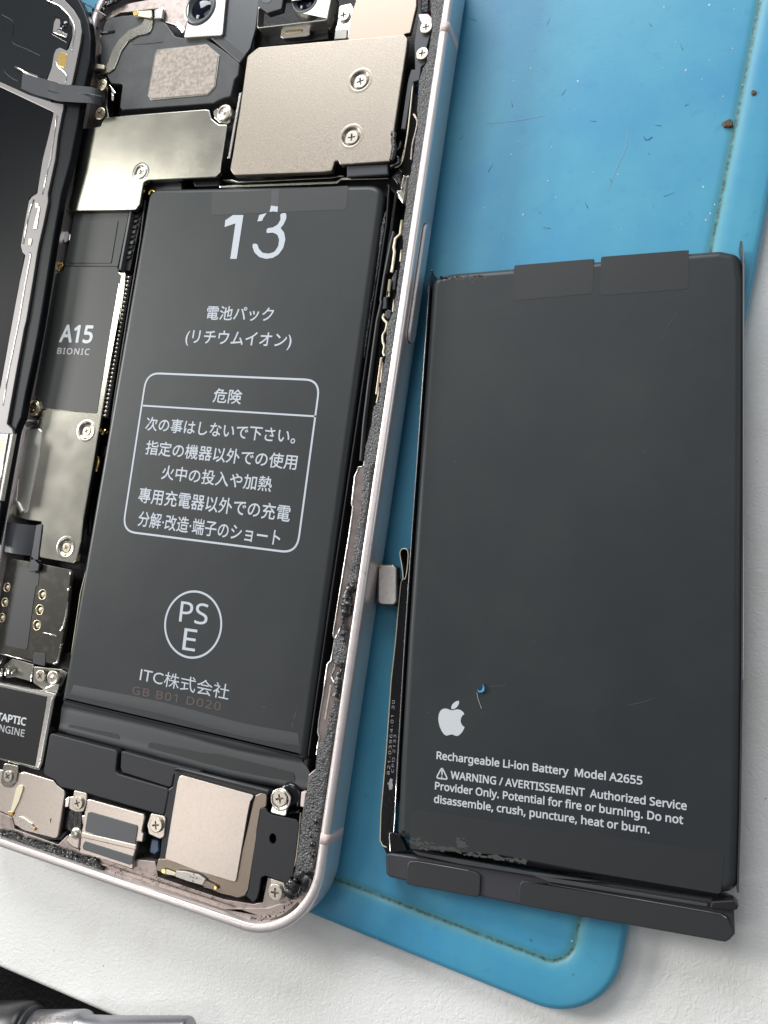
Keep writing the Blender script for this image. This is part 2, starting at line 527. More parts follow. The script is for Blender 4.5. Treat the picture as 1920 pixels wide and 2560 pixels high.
# ------------------------------------------------------------------ mat
def rrect_path(c, ang, hx0, hx1, hy0, hy1, rad, seg=14, step=6.0):
    """closed outline of a rotated rounded rectangle as (point, inward normal)"""
    ca, sa = math.cos(ang), math.sin(ang)
    out = []
    cs = [(hx1 - rad, hy1 - rad, 0), (hx0 + rad, hy1 - rad, 90), (hx0 + rad, hy0 + rad, 180), (hx1 - rad, hy0 + rad, 270)]
    loc = []
    for i, (x, y, a0) in enumerate(cs):
        for k in range(seg + 1):
            a = math.radians(a0 + 90 * k / seg)
            loc.append((Vector((x + rad * math.cos(a), y + rad * math.sin(a))), Vector((-math.cos(a), -math.sin(a)))))
        nx, ny, _ = cs[(i + 1) % 4]
        a = math.radians(a0 + 90)
        p0 = loc[-1][0]; p1 = Vector((nx + rad * math.cos(a), ny + rad * math.sin(a)))
        m = max(1, int((p1 - p0).length / step))
        for k in range(1, m):
            loc.append((p0.lerp(p1, k / m), loc[-1][1]))
    for p, nn in loc:
        out.append((Vector((c[0] + p.x * ca - p.y * sa, c[1] + p.x * sa + p.y * ca)),
                    Vector((nn.x * ca - nn.y * sa, nn.x * sa + nn.y * ca))))
    return out

def sweep(name, path, prof, mat, parent=None, cap=True, smooth=True, attr=None):
    V = []; F = []; n = len(path)
    for dd, z in prof:
        V += [(p.x + nn.x * dd, p.y + nn.y * dd, z) for p, nn in path]
    for r in range(len(prof) - 1):
        for i in range(n):
            j = (i + 1) % n
            F.append((r * n + i, r * n + j, (r + 1) * n + j, (r + 1) * n + i))
    if cap:
        F.append(tuple((len(prof) - 1) * n + i for i in range(n)))
    me = newmesh(name, V, F)
    if attr:
        at_ = me.attributes.new('stain', 'FLOAT', 'POINT')
        at_.data.foreach_set('value', [a for a in attr for _ in range(n)])
    return link(name, me, mat, parent, smooth)

pR0 = at(1905, 560, 0); pR1 = at(1565, 2315, 0); pB0 = at(760, 2290, 0); pB1 = at(1395, 2530, 0)
v = (pR0 - pR1).xy.normalized(); ang = math.atan2(v.y, v.x) - math.pi / 2
# corner = crossing of the right and bottom edges
def cross2(p, d1, q, d2):
    t = ((q - p).x * d2.y - (q - p).y * d2.x) / (d1.x * d2.y - d1.y * d2.x)
    return p + d1 * t
crn = cross2(pR1.xy, v, pB0.xy, (pB1 - pB0).xy)
MATL = (crn, ang)
path = rrect_path(crn, ang, -190, .4, -.7, 260, 10.5)
MG = 1.3
prof = [(0.6, ZT), (0.1, ZT + .5), (0, -1.0), (.15, -.45), (.5, -.12), (1.1, 0), (3, .0), (4.4, .0), (5.1, -.02), (5.8, -.10), (6.25, -.30), (6.55, -.54), (6.8, -.62), (7.15, -.53), (7.9, -.5), (9.4, -.5)]
stain = [0, 0, 0, 0, 0, 0, 0, .0, .25, .45, .62, .95, .9, .5, .25, 0]
o = sweep('work_mat', path, prof, M['mat'], None, True, True, stain)
tag(o, 'blue silicone work mat with a dirty groove inside its raised border', 'mat')

# debris on the mat
def flake(name, p, r, mat, z, h=.25, n=7, el=1.0, rot=0.0, parent=None):
    pts = []
    for i in range(n):
        a = 2 * math.pi * i / n
        rr = r * random.uniform(.6, 1.1)
        x, y = rr * math.cos(a) * el, rr * math.sin(a)
        pts.append(Vector((p[0] + x * math.cos(rot) - y * math.sin(rot), p[1] + x * math.sin(rot) + y * math.cos(rot))))
    return prism(name, pts, z, z + h, mat, parent, bev=min(h * .4, r * .25), seg=1)
p = at(1820, 312, -.5)
tag(flake('chip', p, .85, M['brown'], -.5, .45, el=1.35, rot=-.5), 'brown flake lying beside the groove of the blue mat', 'flake')
p = at(1883, 232, 0)
tag(flake('chip', p, .5, M['brown'], 0, .25), 'tiny dark crumb on the mat border right of the brown flake', 'crumb')
VV = []; FF = []
def add_geo(V, F):
    b = len(VV); VV.extend(V); FF.extend([tuple(b + k for k in f) for f in F])
rg = random.Random(3)
spots = [(1100 + x / 2.0232, y / 2.0232) for x, y in [(1325, 400), (900, 882), (545, 915), (360, 780), (1243, 355), (1362, 305), (1127, 342), (1480, 245), (1432, 487), (1425, 968), (1390, 1035), (1368, 1080), (680, 556), (420, 1085), (225, 1050), (322, 1208), (585, 998), (1192, 213), (1488, 45), (1530, 430), (1470, 875), (1133, 35), (460, 345), (372, 410), (565, 742), (395, 715), (918, 1158), (775, 870), (1345, 1112)]]
for x, y in spots:
    p = at(x, y, -.5); r = rg.uniform(.06, .15)
    V, F = prism_geo([Vector((p.x + r * rg.uniform(.6, 1.3) * math.cos(a), p.y + r * rg.uniform(.6, 1.6) * math.sin(a))) for a in [0, 1.2, 2.3, 3.5, 4.6, 5.5]], -.52, -.475 + rg.uniform(0, .02), .02, 1)
    add_geo(V, F)
o = link('dust', newmesh('dust', VV, FF), M['print_w'])
tag(o, 'pale specks of dust scattered over the blue mat', 'dust', kind='stuff')
VV = []; FF = []
for x, y in [(1200, 40), (1350, 60), (1180, 330), (1400, 250), (1500, 300), (1550, 460), (1620, 330), (1450, 520), (1380, 560), (1250, 420), (1700, 130), (1650, 480), (1290, 250), (1720, 270), (1610, 60)]:
    p = at(x + rg.uniform(-30, 30), y + rg.uniform(-20, 20), -.5); a = rg.uniform(0, 3.1); l = rg.uniform(.5, 1.8)
    dd = Vector((math.cos(a), math.sin(a))); nn = Vector((-dd.y, dd.x)) * rg.uniform(.03, .07)
    q = p.xy
    V, F = prism_geo([q - dd * l / 2 - nn, q + dd * l / 2, q - dd * l / 2 + nn], -.52, -.47, .01, 1)
    add_geo(V, F)
o = link('lint', newmesh('lint', VV, FF), M['grime'])
tag(o, 'fine dark fibres and scratches on the blue mat', 'lint', kind='stuff')
# long pale hairs
def hair(px, z, r, mat, lab):
    o = tube('hair', spline(line3(px, z), 5), r * .6, mat, None, 5)
    tag(o, lab, 'hair')
hair(u8((240, 624), (330, 616), (420, 606), (530, 583)), -.475, .035, M['print_w'], 'pale hair on the mat right of the phone, nearly level')
hair(u8((955, 645), (935, 760), (890, 860), (848, 962)), -.475, .035, M['print_w'], 'long pale hair on the mat above the loose battery')
hair(u8((1030, 690), (1040, 707), (1058, 703), (1072, 690)), -.42, .06, M['blue'], 'short curled blue thread on the mat')

# ================================================================== PHONE
PH = thing('smartphone', 'opened pink smartphone with its insides, battery and shields showing, face up', 'smartphone', (-37.8, 77, 0))
fpath = rrect_path((0, 0), 0, -75.6, 0, 0, 169, 12.5, 18)
fprof = [(1.6, .02), (.7, .12), (.25, .45), (.06, .9), (0, 1.5), (0, 6.2), (.05, 6.5), (.16, 6.7), (.34, 6.83), (.6, 6.88), (1.15, 6.9), (1.38, 6.85), (1.48, 6.7), (1.5, 6.2), (1.55, 1.0)]
sweep('frame', fpath, fprof, M['alu'], PH, False, True)
inner = [p + nn * 1.3 for p, nn in fpath]
prism('back_plate', inner, .35, 1.1, M['void'], PH, bev=0)
def band(y0, y1, x=0.0, sgn=1):
    V = []; F = []; pr = fprof[3:13]
    for dd, z in pr:
        for y in (y0, y1):
            V.append((x - sgn * dd * 1.0 + sgn * .012, y, z + .012))
    for i in range(len(pr) - 1):
        F.append((2 * i, 2 * i + 1, 2 * i + 3, 2 * i + 2))
    me = newmesh('antenna_band', V, F)
    bm = bmesh.new(); bm.from_mesh(me); bmesh.ops.solidify(bm, geom=bm.faces[:], thickness=-.02); bmesh.ops.recalc_face_normals(bm, faces=bm.faces[:]); bm.to_mesh(me); bm.free()
    return link('antenna_band', me, M['band'], PH, True)
yb = at(1108, 66, 6.9).y; band(yb - .85, yb + .85)
yb = at(808, 2098, 6.9).y; band(yb - .8, yb + .8)
# side button: capsule standing out of the right side
yb0 = at(1027, 858, 3.4).y; yb1 = at(1066, 556, 4.6).y
def capsule(name, y0, y1, zc, hw, x0, x1, mat, bev):
    V = []; F = []; seg = 8
    loop = []
    for k in range(seg + 1):
        a = math.pi * k / seg
        loop.append((y1 - hw + hw * math.sin(a) if False else (y1 - hw) + hw * math.sin(a), zc + hw * math.cos(a), (math.sin(a), math.cos(a))))
    for k in range(seg + 1):
        a = math.pi * k / seg
        loop.append(((y0 + hw) - hw * math.sin(a), zc - hw * math.cos(a), (-math.sin(a), -math.cos(a))))
    n = len(loop)
    for x, ins in ((x0, 0), (x1 - bev, 0), (x1 - bev * .3, bev * .3), (x1, bev)):
        V += [(x, y - ins * g[0], z - ins * g[1]) for y, z, g in loop]
    for r in range(3):
        for i in range(n):
            j = (i + 1) % n
            F.append((r * n + i, r * n + j, (r + 1) * n + j, (r + 1) * n + i))
    F.append(tuple(3 * n + i for i in range(n)))
    me = newmesh(name, V, F)
    bm = bmesh.new(); bm.from_mesh(me); bmesh.ops.recalc_face_normals(bm, faces=bm.faces[:]); bm.to_mesh(me); bm.free()
    return link(name, me, mat, PH)
capsule('button_gap', yb0 - .15, yb1 + .15, 3.75, 1.5, -.05, .03, M['void'], .01)
capsule('side_button', yb0, yb1, 3.75, 1.32, -.05, .55, M['alu'], .16)

# ---- ledges of the frame
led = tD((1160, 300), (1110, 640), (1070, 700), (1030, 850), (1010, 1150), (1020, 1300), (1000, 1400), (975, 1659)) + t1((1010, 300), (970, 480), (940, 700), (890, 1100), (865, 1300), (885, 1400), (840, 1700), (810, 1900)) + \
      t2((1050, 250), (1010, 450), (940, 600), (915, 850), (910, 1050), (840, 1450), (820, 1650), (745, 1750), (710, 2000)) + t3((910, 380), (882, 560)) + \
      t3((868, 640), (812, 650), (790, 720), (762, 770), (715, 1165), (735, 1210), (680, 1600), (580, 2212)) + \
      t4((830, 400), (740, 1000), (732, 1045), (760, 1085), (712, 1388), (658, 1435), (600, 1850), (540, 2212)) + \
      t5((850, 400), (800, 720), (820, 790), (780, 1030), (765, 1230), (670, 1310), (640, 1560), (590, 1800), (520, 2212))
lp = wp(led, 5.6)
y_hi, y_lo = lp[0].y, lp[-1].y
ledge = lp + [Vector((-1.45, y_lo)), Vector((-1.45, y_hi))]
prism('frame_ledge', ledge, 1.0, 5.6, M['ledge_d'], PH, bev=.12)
# bright steel lines laid in for the highlight on that ledge's inner rim
tube('ledge_highlight', line3(t3((868, 640), (812, 650), (790, 720), (762, 770), (715, 1165), (735, 1210), (680, 1600), (580, 2212)) + t4((830, 400), (740, 1000), (732, 1045), (760, 1085), (712, 1388), (658, 1435), (600, 1850), (540, 2212))[1:] + t5((850, 400), (800, 720), (820, 790), (780, 1030))[1:], 5.62), .14, M['steel'], PH, 6)
tube('ledge_highlight', line3(t4((850, 890), (830, 960), (765, 1080)), 5.66), .14, M['steel'], PH, 6)
tube('ledge_highlight', line3(t4((720, 1390), (770, 1450), (710, 1600), (745, 1700)), 5.66), .16, M['steel'], PH, 6)
# bottom ledge
low = tN((-60, 60), (0, 90), (90, 130), (110, 215), (430, 330), (500, 260), (590, 380), (985, 515), (1010, 440), (1150, 455), (1170, 570), (1659, 735)) + tM((440, 1195), (520, 1180), (560, 975), (760, 1010), (880, 900), (960, 860))
lw = wp(low, 5.2)
corner = [Vector((-1.45, 14)), Vector((-1.5, 9)), Vector((-3.0, 5.2)), Vector((-5.6, 2.8)), Vector((-9.5, 1.6)), Vector((-13, 1.45)), Vector((-74, 1.45))]
prism('bottom_ledge', lw + corner, 1.0, 5.2, M['ledge'], PH, bev=.1)
# second, higher step of bottom ledge with the pale face
st = tN((-60, 220), (560, 440), (780, 480), (1150, 620), (1659, 800)) + tM((560, 1225), (700, 1180), (820, 1090), (900, 960))
sw = wp(st, 5.5)
prism('ledge_step', sw + [Vector((-2.0, 9)), Vector((-3.6, 5.6)), Vector((-6.2, 3.4)), Vector((-10, 2.3)), Vector((-74, 2.2))], 5.0, 5.5, M['ledge'], PH, bev=.2, seg=3)

# ---- foam strip on the right
fl = tD((1140, -60), (1140, 0), (1160, 300), (1100, 640), (1060, 700), (1020, 850), (1000, 1150), (1012, 1300), (990, 1400), (960, 1659)) + \
     t1((1000, 300), (960, 480), (925, 700), (880, 1100), (855, 1300), (875, 1400), (830, 1700), (800, 1900)) + \
     t2((1040, 250), (1000, 450), (930, 600), (905, 850), (900, 1050), (830, 1450), (810, 1650), (735, 1750), (700, 2000)) + \
     t3((900, 380), (872, 600), (870, 800), (830, 1180), (790, 1450), (740, 1750), (690, 2100))
fr = tD((1296, -60), (1290, 0), (1240, 400), (1180, 800), (1110, 1350), (1060, 1659)) + t1((1110, 400), (1040, 850), (970, 1400), (890, 1850)) + \
     t2((1090, 450), (1010, 1000), (940, 1450), (870, 1900), (840, 2150)) + t3((1058, 580), (995, 660), (950, 1050), (905, 1350), (865, 1700), (815, 2000))
def strip_between(name, A, B, z, th, mat, amp=.1, grid=.5, parent=PH, seed=1):
    """foam strip with an uneven crust: a fine grid between two traced sides"""
    rr = random.Random(seed)
    A = [Vector(p) for p in A]; B = [Vector(p) for p in B]
    def res(P, n):
        L = [0]
        for i in range(1, len(P)): L.append(L[-1] + (P[i] - P[i - 1]).length)
        out = []
        for k in range(n):
            s = L[-1] * k / (n - 1)
            j = 1
            while j < len(L) - 1 and L[j] < s: j += 1
            f = (s - L[j - 1]) / max(1e-6, L[j] - L[j - 1])
            out.append(P[j - 1].lerp(P[j], f))
        return out
    ln = sum((A[i + 1] - A[i]).length for i in range(len(A) - 1))
    n = max(4, int(ln / grid)); A = res(A, n); B = res(B, n); m = 8
    V = []; F = []
    for i in range(n):
        for k in range(m + 1):
            f = k / m
            p = A[i].lerp(B[i], f)
            e = min(1, 4 * min(f, 1 - f) + .15)
            V.append((p.x + rr.uniform(-.05, .05), p.y + rr.uniform(-.05, .05), z - (1 - e) * .25 + rr.uniform(-amp, amp)))
    q = m + 1
    for i in range(n - 1):
        for k in range(m):
            F.append((i * q + k, i * q + k + 1, (i + 1) * q + k + 1, (i + 1) * q + k))
    N = len(V)
    rim = [k for k in range(q)] + [i * q + m for i in range(1, n)] + [(n - 1) * q + k for k in range(m - 1, -1, -1)] + [i * q for i in range(n - 2, 0, -1)]
    for r in rim: V.append((V[r][0], V[r][1], z - th))
    for i in range(len(rim)):
        j = (i + 1) % len(rim)
        F.append((rim[j], rim[i], N + i, N + j))
    me = newmesh(name, V, F)
    bm = bmesh.new(); bm.from_mesh(me); bmesh.ops.recalc_face_normals(bm, faces=bm.faces[:])
    if sum(f.normal.z for f in bm.faces) < 0:
        bmesh.ops.reverse_faces(bm, faces=bm.faces[:])
    bm.to_mesh(me); bm.free()
    return link(name, me, mat, parent, True)
ZF = 6.1
strip_between('adhesive_strip', wp(fl, ZF), wp(fr, ZF), ZF, .6, M['foam'], .09)
fl2 = t4((965, 60), (940, 320)); fr2 = t4((1080, 0), (1060, 330))
strip_between('adhesive_strip', wp(t3((690, 2100),) + t4((970, 0), (935, 340)), ZF), wp(t3((815, 2000),) + t4((1090, 0), (1060, 330)), ZF), ZF, .5, M['foam'], .1, seed=2)
strip_between('adhesive_strip', wp(t4((840, 980), (760, 1085), (735, 1250), (725, 1400), (770, 1450)), ZF), wp(t4((905, 950), (925, 1150), (920, 1300), (890, 1450), (850, 1500)), ZF), ZF, .5, M['foam'], .12, seed=3)
strip_between('adhesive_strip', wp(t4((715, 1960), (690, 2180)) + t5((950, 450), (930, 620), (850, 830), (810, 870), (780, 1060), (765, 1240), (680, 1310), (645, 1560), (590, 1800), (545, 2100)) + tM((820, 640), (795, 800), (785, 880), (765, 990)), ZF),
              wp(t4((810, 1960), (785, 2200)) + t5((1085, 330), (1035, 700), (975, 1000), (915, 1400), (855, 1850), (815, 2180)) + tM((980, 650), (960, 800), (930, 925)), ZF), ZF, .6, M['foam'], .12, seed=4)
# gooey stretched adhesive
def goo(px, w, z=6.05, seed=0):
    rr = random.Random(seed)
    P = spline(line3(px, z), 7)
    rad = []
    n = len(P)
    for i in range(n):
        f = i / (n - 1) * (len(w) - 1); k = min(int(f), len(w) - 2)
        rad.append((w[k] * (1 - (f - k)) + w[k + 1] * (f - k)) * rr.uniform(.8, 1.2))
    tube('stretched_adhesive', P, rad, M['goo'], PH, 8, .55)
goo(t4((1000, 300), (1000, 370), (930, 440), (920, 600), (910, 720), (880, 790), (880, 880), (910, 1000)), [.5, 1.0, .45, 1.0, .95, .4, .3, .35], seed=1)
goo(t4((880, 1020), (900, 1150)), [.4, .3], seed=2)
goo(t4((850, 1430), (860, 1520), (820, 1600), (820, 1740), (800, 1830), (770, 1900)), [.7, .3, .7, .9, .5, .8], seed=3)
goo(tM((800, 1000), (760, 1090), (745, 1140)), [1.2, 1.3, .9], seed=5)
goo(tM((830, 960), (880, 1010), (860, 1090)), [.9, 1.1, .5], seed=6)
# bubbles
for x, y, r in [(970, 505, 24), (975, 585, 15), (918, 630, 13), (935, 695, 22), (940, 785, 20), (790, 1000, 20), (905, 560, 9), (910, 770, 8)]:
    p = at(*tM((x, y))[0], ZF + .05); r = r / 3.318 / 13.5
    lathe('adhesive_bubble', [(r, -.1), (r * .95, r * .3), (r * .7, r * .6), (r * .3, r * .8), (.01, r * .85)], (0, 0), M['goo'], PH, 12)
    bpy.data.objects[-1] if False else None
    COL.objects[-1].location = (p.x, p.y, p.z)

# crumbs of old adhesive along the bottom and lower-left
def crumbs(name, px, halfw, count, z, mat, rmin, rmax, seed, parent=PH):
    rr = random.Random(seed); P = [Vector(p) for p in px]
    VV = []; FF = []
    for _ in range(count):
        k = rr.randrange(len(P) - 1); f = rr.random()
        hw = halfw[k] * (1 - f) + halfw[k + 1] * f
        p = P[k].lerp(P[k + 1], f); p = Vector((p.x + rr.gauss(0, .15) * hw, p.y + rr.uniform(-1, 1) * hw))
        q = at(p.x, p.y, z); r = rr.uniform(rmin, rmax)
        b = len(VV); n = 6
        for zz, s in ((-.1, 1.0), (.35 * r * 2, .8), (.9 * r, .25)):
            for i in range(n):
                a = 2 * math.pi * i / n + rr.uniform(-.3, .3)
                VV.append((q.x + r * s * rr.uniform(.6, 1.3) * math.cos(a), q.y + r * s * rr.uniform(.6, 1.3) * math.sin(a), z + zz + rr.uniform(-.05, .08)))
        for k2 in range(2):
            for i in range(n):
                j = (i + 1) % n
                FF.append((b + k2 * n + i, b + k2 * n + j, b + (k2 + 1) * n + j, b + (k2 + 1) * n + i))
        FF.append(tuple(b + 2 * n + i for i in range(n)))
    o = link(name, newmesh(name, VV, FF), mat, parent)
    o['kind'] = 'stuff'
    return o
crumbs('adhesive_crumbs', tN((180, 300), (300, 345), (450, 405), (600, 450), (700, 475), (760, 525)), [5, 10, 14, 12, 14, 5], 620, 5.55, M['goo'], .18, .42, 11)
crumbs('adhesive_crumbs', tN((-20, 245), (60, 262), (130, 270), (160, 305)), [7, 9, 7, 4], 160, 5.5, M['goo'], .15, .4, 12)
crumbs('adhesive_crumbs', tN((1225, 705), (1350, 745), (1480, 800), (1600, 835)), [4, 7, 6, 8], 190, 5.55, M['goo'], .12, .3, 13)
crumbs('adhesive_crumbs', tM((0, 1225), (80, 1262), (200, 1290), (320, 1310)), [3, 6, 4, 2], 120, 5.55, M['goo'], .10, .25, 14)
crumbs('dirt', tN((0, 315), (250, 405), (560, 510), (900, 610), (1250, 725), (1659, 880)), [5, 6, 7, 10, 6, 8], 420, 5.42, M['grime'], .06, .18, 15)
crumbs('dirt', tN((800, 500), (1000, 570), (1300, 620), (1600, 720)), [10, 12, 10, 10], 60, 5.5, M['grime'], .04, .12, 16)
crumbs('dirt', tM((100, 1300), (300, 1335), (500, 1325), (680, 1250), (820, 1110)), [6, 8, 8, 8, 6], 90, 5.45, M['grime'], .05, .16, 17)
# dried-glue smear in the bottom channel
tube('dirt_line', spline(line3(tN((0, 310), (250, 400), (560, 515), (820, 590), (1000, 640), (1250, 715), (1659, 865)), 5.5), 5), .38, M['grime'], PH, 6, .3)
tube('dirt_line', spline(line3(tM((0, 1270), (200, 1335), (400, 1365), (560, 1350), (700, 1290), (820, 1190)), 5.5), 5), .3, M['grime'], PH, 6, .3)

# ---- screws
def cross_pts(r, w):
    a, b = w / 2, r
    return [Vector(p) for p in ((a, a), (b, a * .8), (b, -a * .8), (a, -a), (a * .8, -b), (-a * .8, -b), (-a, -a), (-b, -a * .8), (-b, a * .8), (-a, a), (-a * .8, b), (a * .8, b))]
SV, SF = prism_geo(circ((0, 0), 1, 28), -.55, 0, .12, 3, holes=[cross_pts(.56, .26)])
SCREW = newmesh('screw', SV, SF)
SCREW_B = SCREW.copy()
RV, RF = prism_geo(circ((0, 0), .6, 12), -.5, -.3, 0, 1)
REC = newmesh('cross_recess', RV, RF)
def screw(x, y, z, rpx, rot=0.0, mat='screw', rec='slot'):
    p = at(x, y, z); r = rpx / 13.6
    o = bpy.data.objects.new('screw', SCREW if mat == 'screw' else SCREW_B); COL.objects.link(o)
    if not o.data.materials: o.data.materials.append(M[mat])
    o.parent = PH; o.matrix_parent_inverse = PW[PH.name].inverted()
    o.location = p; o.scale = (r, r, 1); o.rotation_euler = (0, 0, rot)
    q = bpy.data.objects.new('cross_recess', REC); COL.objects.link(q)
    if not REC.materials: REC.materials.append(M[rec])
    q.parent = o
    return o
def recess(x, y, z, rpx, mat, depth=.5):
    """pressed dimple round a screw"""
    p = at(x, y, z); R = rpx / 13.6
    return lathe('screw_recess', [(R + .45, z + .004), (R + .25, z + .03), (R + .08, z + .04), (R - .12, z + .02), (R - .24, z - .06), (R - .42, z - depth), (R - .5, z - depth - .02), (0.01, z - depth - .02)], (p.x, p.y), mat, PH, 32)

# ---- BATTERY inside the phone
ZB = 5.5
# dark cradle with thin glossy lips
cell = [at(372, 470, ZB).xy, at(962, 458, ZB).xy, at(762, 1905, ZB).xy, at(150, 1758, ZB).xy]
def dome(x, y): return 0.0
BATT = prism('battery', rnd(cell, [2.2, 3.2, .8, .8], 8), 1.3, ZB, M['batt'], PH, bev=1.1, seg=6)
BATT['label'] = 'dark grey replacement battery with silver printing inside the phone'
PW['battery'] = Matrix.Identity(4)
for f in BATT.data.polygons: f.use_smooth = len(f.vertices) == 4
def bpart(fn, *a, **k):
    return fn(*a, **k)
zt = ZB + .03
# lips around the cradle
wall('battery_cradle', [p.xy for p in line3([(972, 462), (965, 560), (925, 830), (893, 1050), (833, 1450), (797, 1700), (770, 1890)], 5.1)], .22, 1.2, 5.1, M['batt_e'], PH)
wall('battery_cradle', [p.xy for p in line3([(362, 500), (350, 600), (318, 790), (285, 1000), (240, 1340), (214, 1540), (172, 1736)], 5.0)], .3, 1.2, 5.0, M['batt_e'], PH)
wall('cradle_lip', [p.xy for p in line3(tI((965, 0), (830, 560), (740, 1170), (690, 1590)), 4.6)], .12, 1.2, 4.6, M['cream'], PH)
wall('cradle_rib', [p.xy for p in line3(t1((655, 610), (770, 740), (700, 1250), (560, 2212)), 4.6)], .5, 1.2, 4.6, M['blackg'], PH)
wall('flex_edge', [p.xy for p in line3(t1((735, 1260), (690, 1440), (600, 1900), (555, 2212)) + t2((840, 300), (780, 560), (740, 850), (660, 1450), (600, 1950)) + t3((872, 60), (830, 560)), 4.9)], .28, 3.8, 4.9, M['grey_pad'], PH)
strip_between('glue_residue', wp(t1((625, 980), (560, 1200), (530, 1500), (500, 1800), (440, 2212)) + t2((700, 330), (640, 720), (600, 1060)), 4.6), wp(t1((645, 980), (610, 1200), (570, 1500), (520, 1800), (455, 2212)) + t2((712, 330), (665, 720), (610, 1080)), 4.6), 4.6, .5, M['foam'], .08, .4, seed=8)
strip_between('glue_residue', wp(t4((700, 420), (600, 1000), (500, 1700), (415, 2200)) + t5((700, 440), (680, 600)), 4.6), wp(t4((720, 420), (620, 1000), (525, 1700), (450, 2200)) + t5((735, 400), (700, 620)), 4.6), 4.6, .5, M['foam'], .08, .4, seed=9)
# tape over the top edge
pl('tape', x2((95, 262), (1185, 205), (1165, 395), (90, 440)), zt, .02, M['tape_d'], BATT, r=.5, bev=0)
pl('tape', x2((572, 238), (632, 235), (622, 372), (562, 372)), zt + .012, .012, M['tape'], BATT, bev=0)
# printed matter
def btext(body, BL, BR, TL, off=.011, **k):
    return text('printed_text', body, BL, BR, TL, zt, M['print'], BATT, off, **k)
btext('電池パック', (514, 799), (682, 799), (517, 764), dirv=(1, 0))
btext('(リチウムイオン)', (461, 864), (727, 866), (463, 823), dirv=(1, 0))
btext('危険', (531, 1006), (602, 1009), (534, 970), dirv=(1, 0))
btext('次の事はしないで下さい。', (362, 1076), (738, 1102), (366, 1041), .011, dirv=(1, 0))
btext('指定の機器以外での使用', (362, 1136), (741, 1167), (367, 1100), .011, dirv=(1, 0))
btext('火中の投入や加熱', (402, 1198), (678, 1224), (408, 1162), .011, dirv=(1, 0))
btext('專用充電器以外での充電', (344, 1256), (725, 1292), (348, 1217), .011, dirv=(1, 0))
btext('分解·改造·端子のショート', (343, 1315), (700, 1350), (347, 1276), .011, dirv=(1, 0))
btext('PS', (447, 1554), (517, 1563), (452, 1502), .004)
btext('E', (455, 1624), (487, 1629), (462, 1570), .004)
btext('ITC株式会社', (348, 1703), (570, 1751), (354, 1666), .0)
text('faint_code', 'GB B01 D020', (330, 1735), (551, 1777), (333, 1715), zt, M['faint'], BATT, .004, spacing=1.1)
def ring_outline(name, pts, w, z, mat, parent):
    """thin flat closed line"""
    A = ccw([Vector(p) for p in pts]); B = inset(A, w); n = len(A)
    V = [(p.x, p.y, z) for p in A] + [(p.x, p.y, z) for p in B]
    F = [(i, (i + 1) % n, n + (i + 1) % n, n + i) for i in range(n)]
    return link(name, newmesh(name, V, F), mat, parent)
box = rnd(wp([(365, 930), (803, 948), (744, 1386), (304, 1330)], zt), 3.0, 8)
ring_outline('printed_frame', box, .34, zt, M['print'], BATT)
a = at(357, 1014, zt).xy; b = at(791, 1041, zt).xy; nn = Vector((0, .15))
link('printed_line', newmesh('printed_line', [(*(a - nn), zt), (*(b - nn), zt), (*(b + nn), zt), (*(a + nn), zt)], [(0, 1, 2, 3)]), M['print'], BATT)
c = at(482, 1561, zt); rr_ = (at(554, 1566, zt) - c).length
ring_outline('printed_ring', circ(c.xy, rr_ + .1, 56), .36, zt, M['print'], BATT)
def flat(name, px, z, mat, parent, r=0):
    pts = ccw(wp(px, z))
    if r: pts = rnd(pts, r)
    V = [(p.x, p.y, z) for p in pts]
    F = [tuple(t) if True else t for t in tessellate_polygon([[Vector((p.x, p.y, 0)) for p in pts]])]
    G = []
    for f in F:
        a, b, c = (Vector(V[k]) for k in f)
        G.append(f if (b - a).cross(c - a).z > 0 else f[::-1])
    return link(name, newmesh(name, V, G), mat, parent)
flat('printed_digit', tF((1172, 985), (1280, 985), (1210, 1440), (1143, 1440), (1197, 1072), (1085, 1110), (1092, 1040)), zt + .02, M['print'], BATT)
flat('printed_digit', w2((948, 318), (985, 312), (986, 345), (968, 385), (950, 403), (972, 428), (980, 470), (968, 520), (940, 560), (905, 580), (865, 586), (825, 575), (797, 548), (785, 515), (787, 495), (815, 497), (822, 525), (845, 550), (880, 555), (915, 545), (938, 510), (943, 470), (932, 442), (905, 430), (866, 434), (870, 404), (905, 400), (935, 382), (952, 352)), zt + .02, M['print'], BATT, r=.8)
flat('printed_digit', w2((825, 326), (870, 314), (848, 345), (843, 360), (814, 364)), zt + .02, M['print'], BATT)
flat('printed_digit', w2((895, 270), (936, 276), (933, 309), (908, 304), (886, 308)), zt + .03, M['print'], BATT)
# scuffs
for i, (x, y, l, a) in enumerate([(1320, 500, 3.5, 1.4), (1310, 540, 2.0, 1.5), (1160, 450, .8, .2)]):
    q = at(*w4((x, y))[0], zt).xy; dd = Vector((math.cos(a), math.sin(a))); nn = Vector((-dd.y, dd.x)) * .08
    link('scuff', newmesh('scuff', [(*(q - dd * l / 2), zt), (*(q + nn), zt), (*(q + dd * l / 2), zt), (*(q - nn), zt)], [(0, 3, 2, 1)]), M['faint'], BATT)
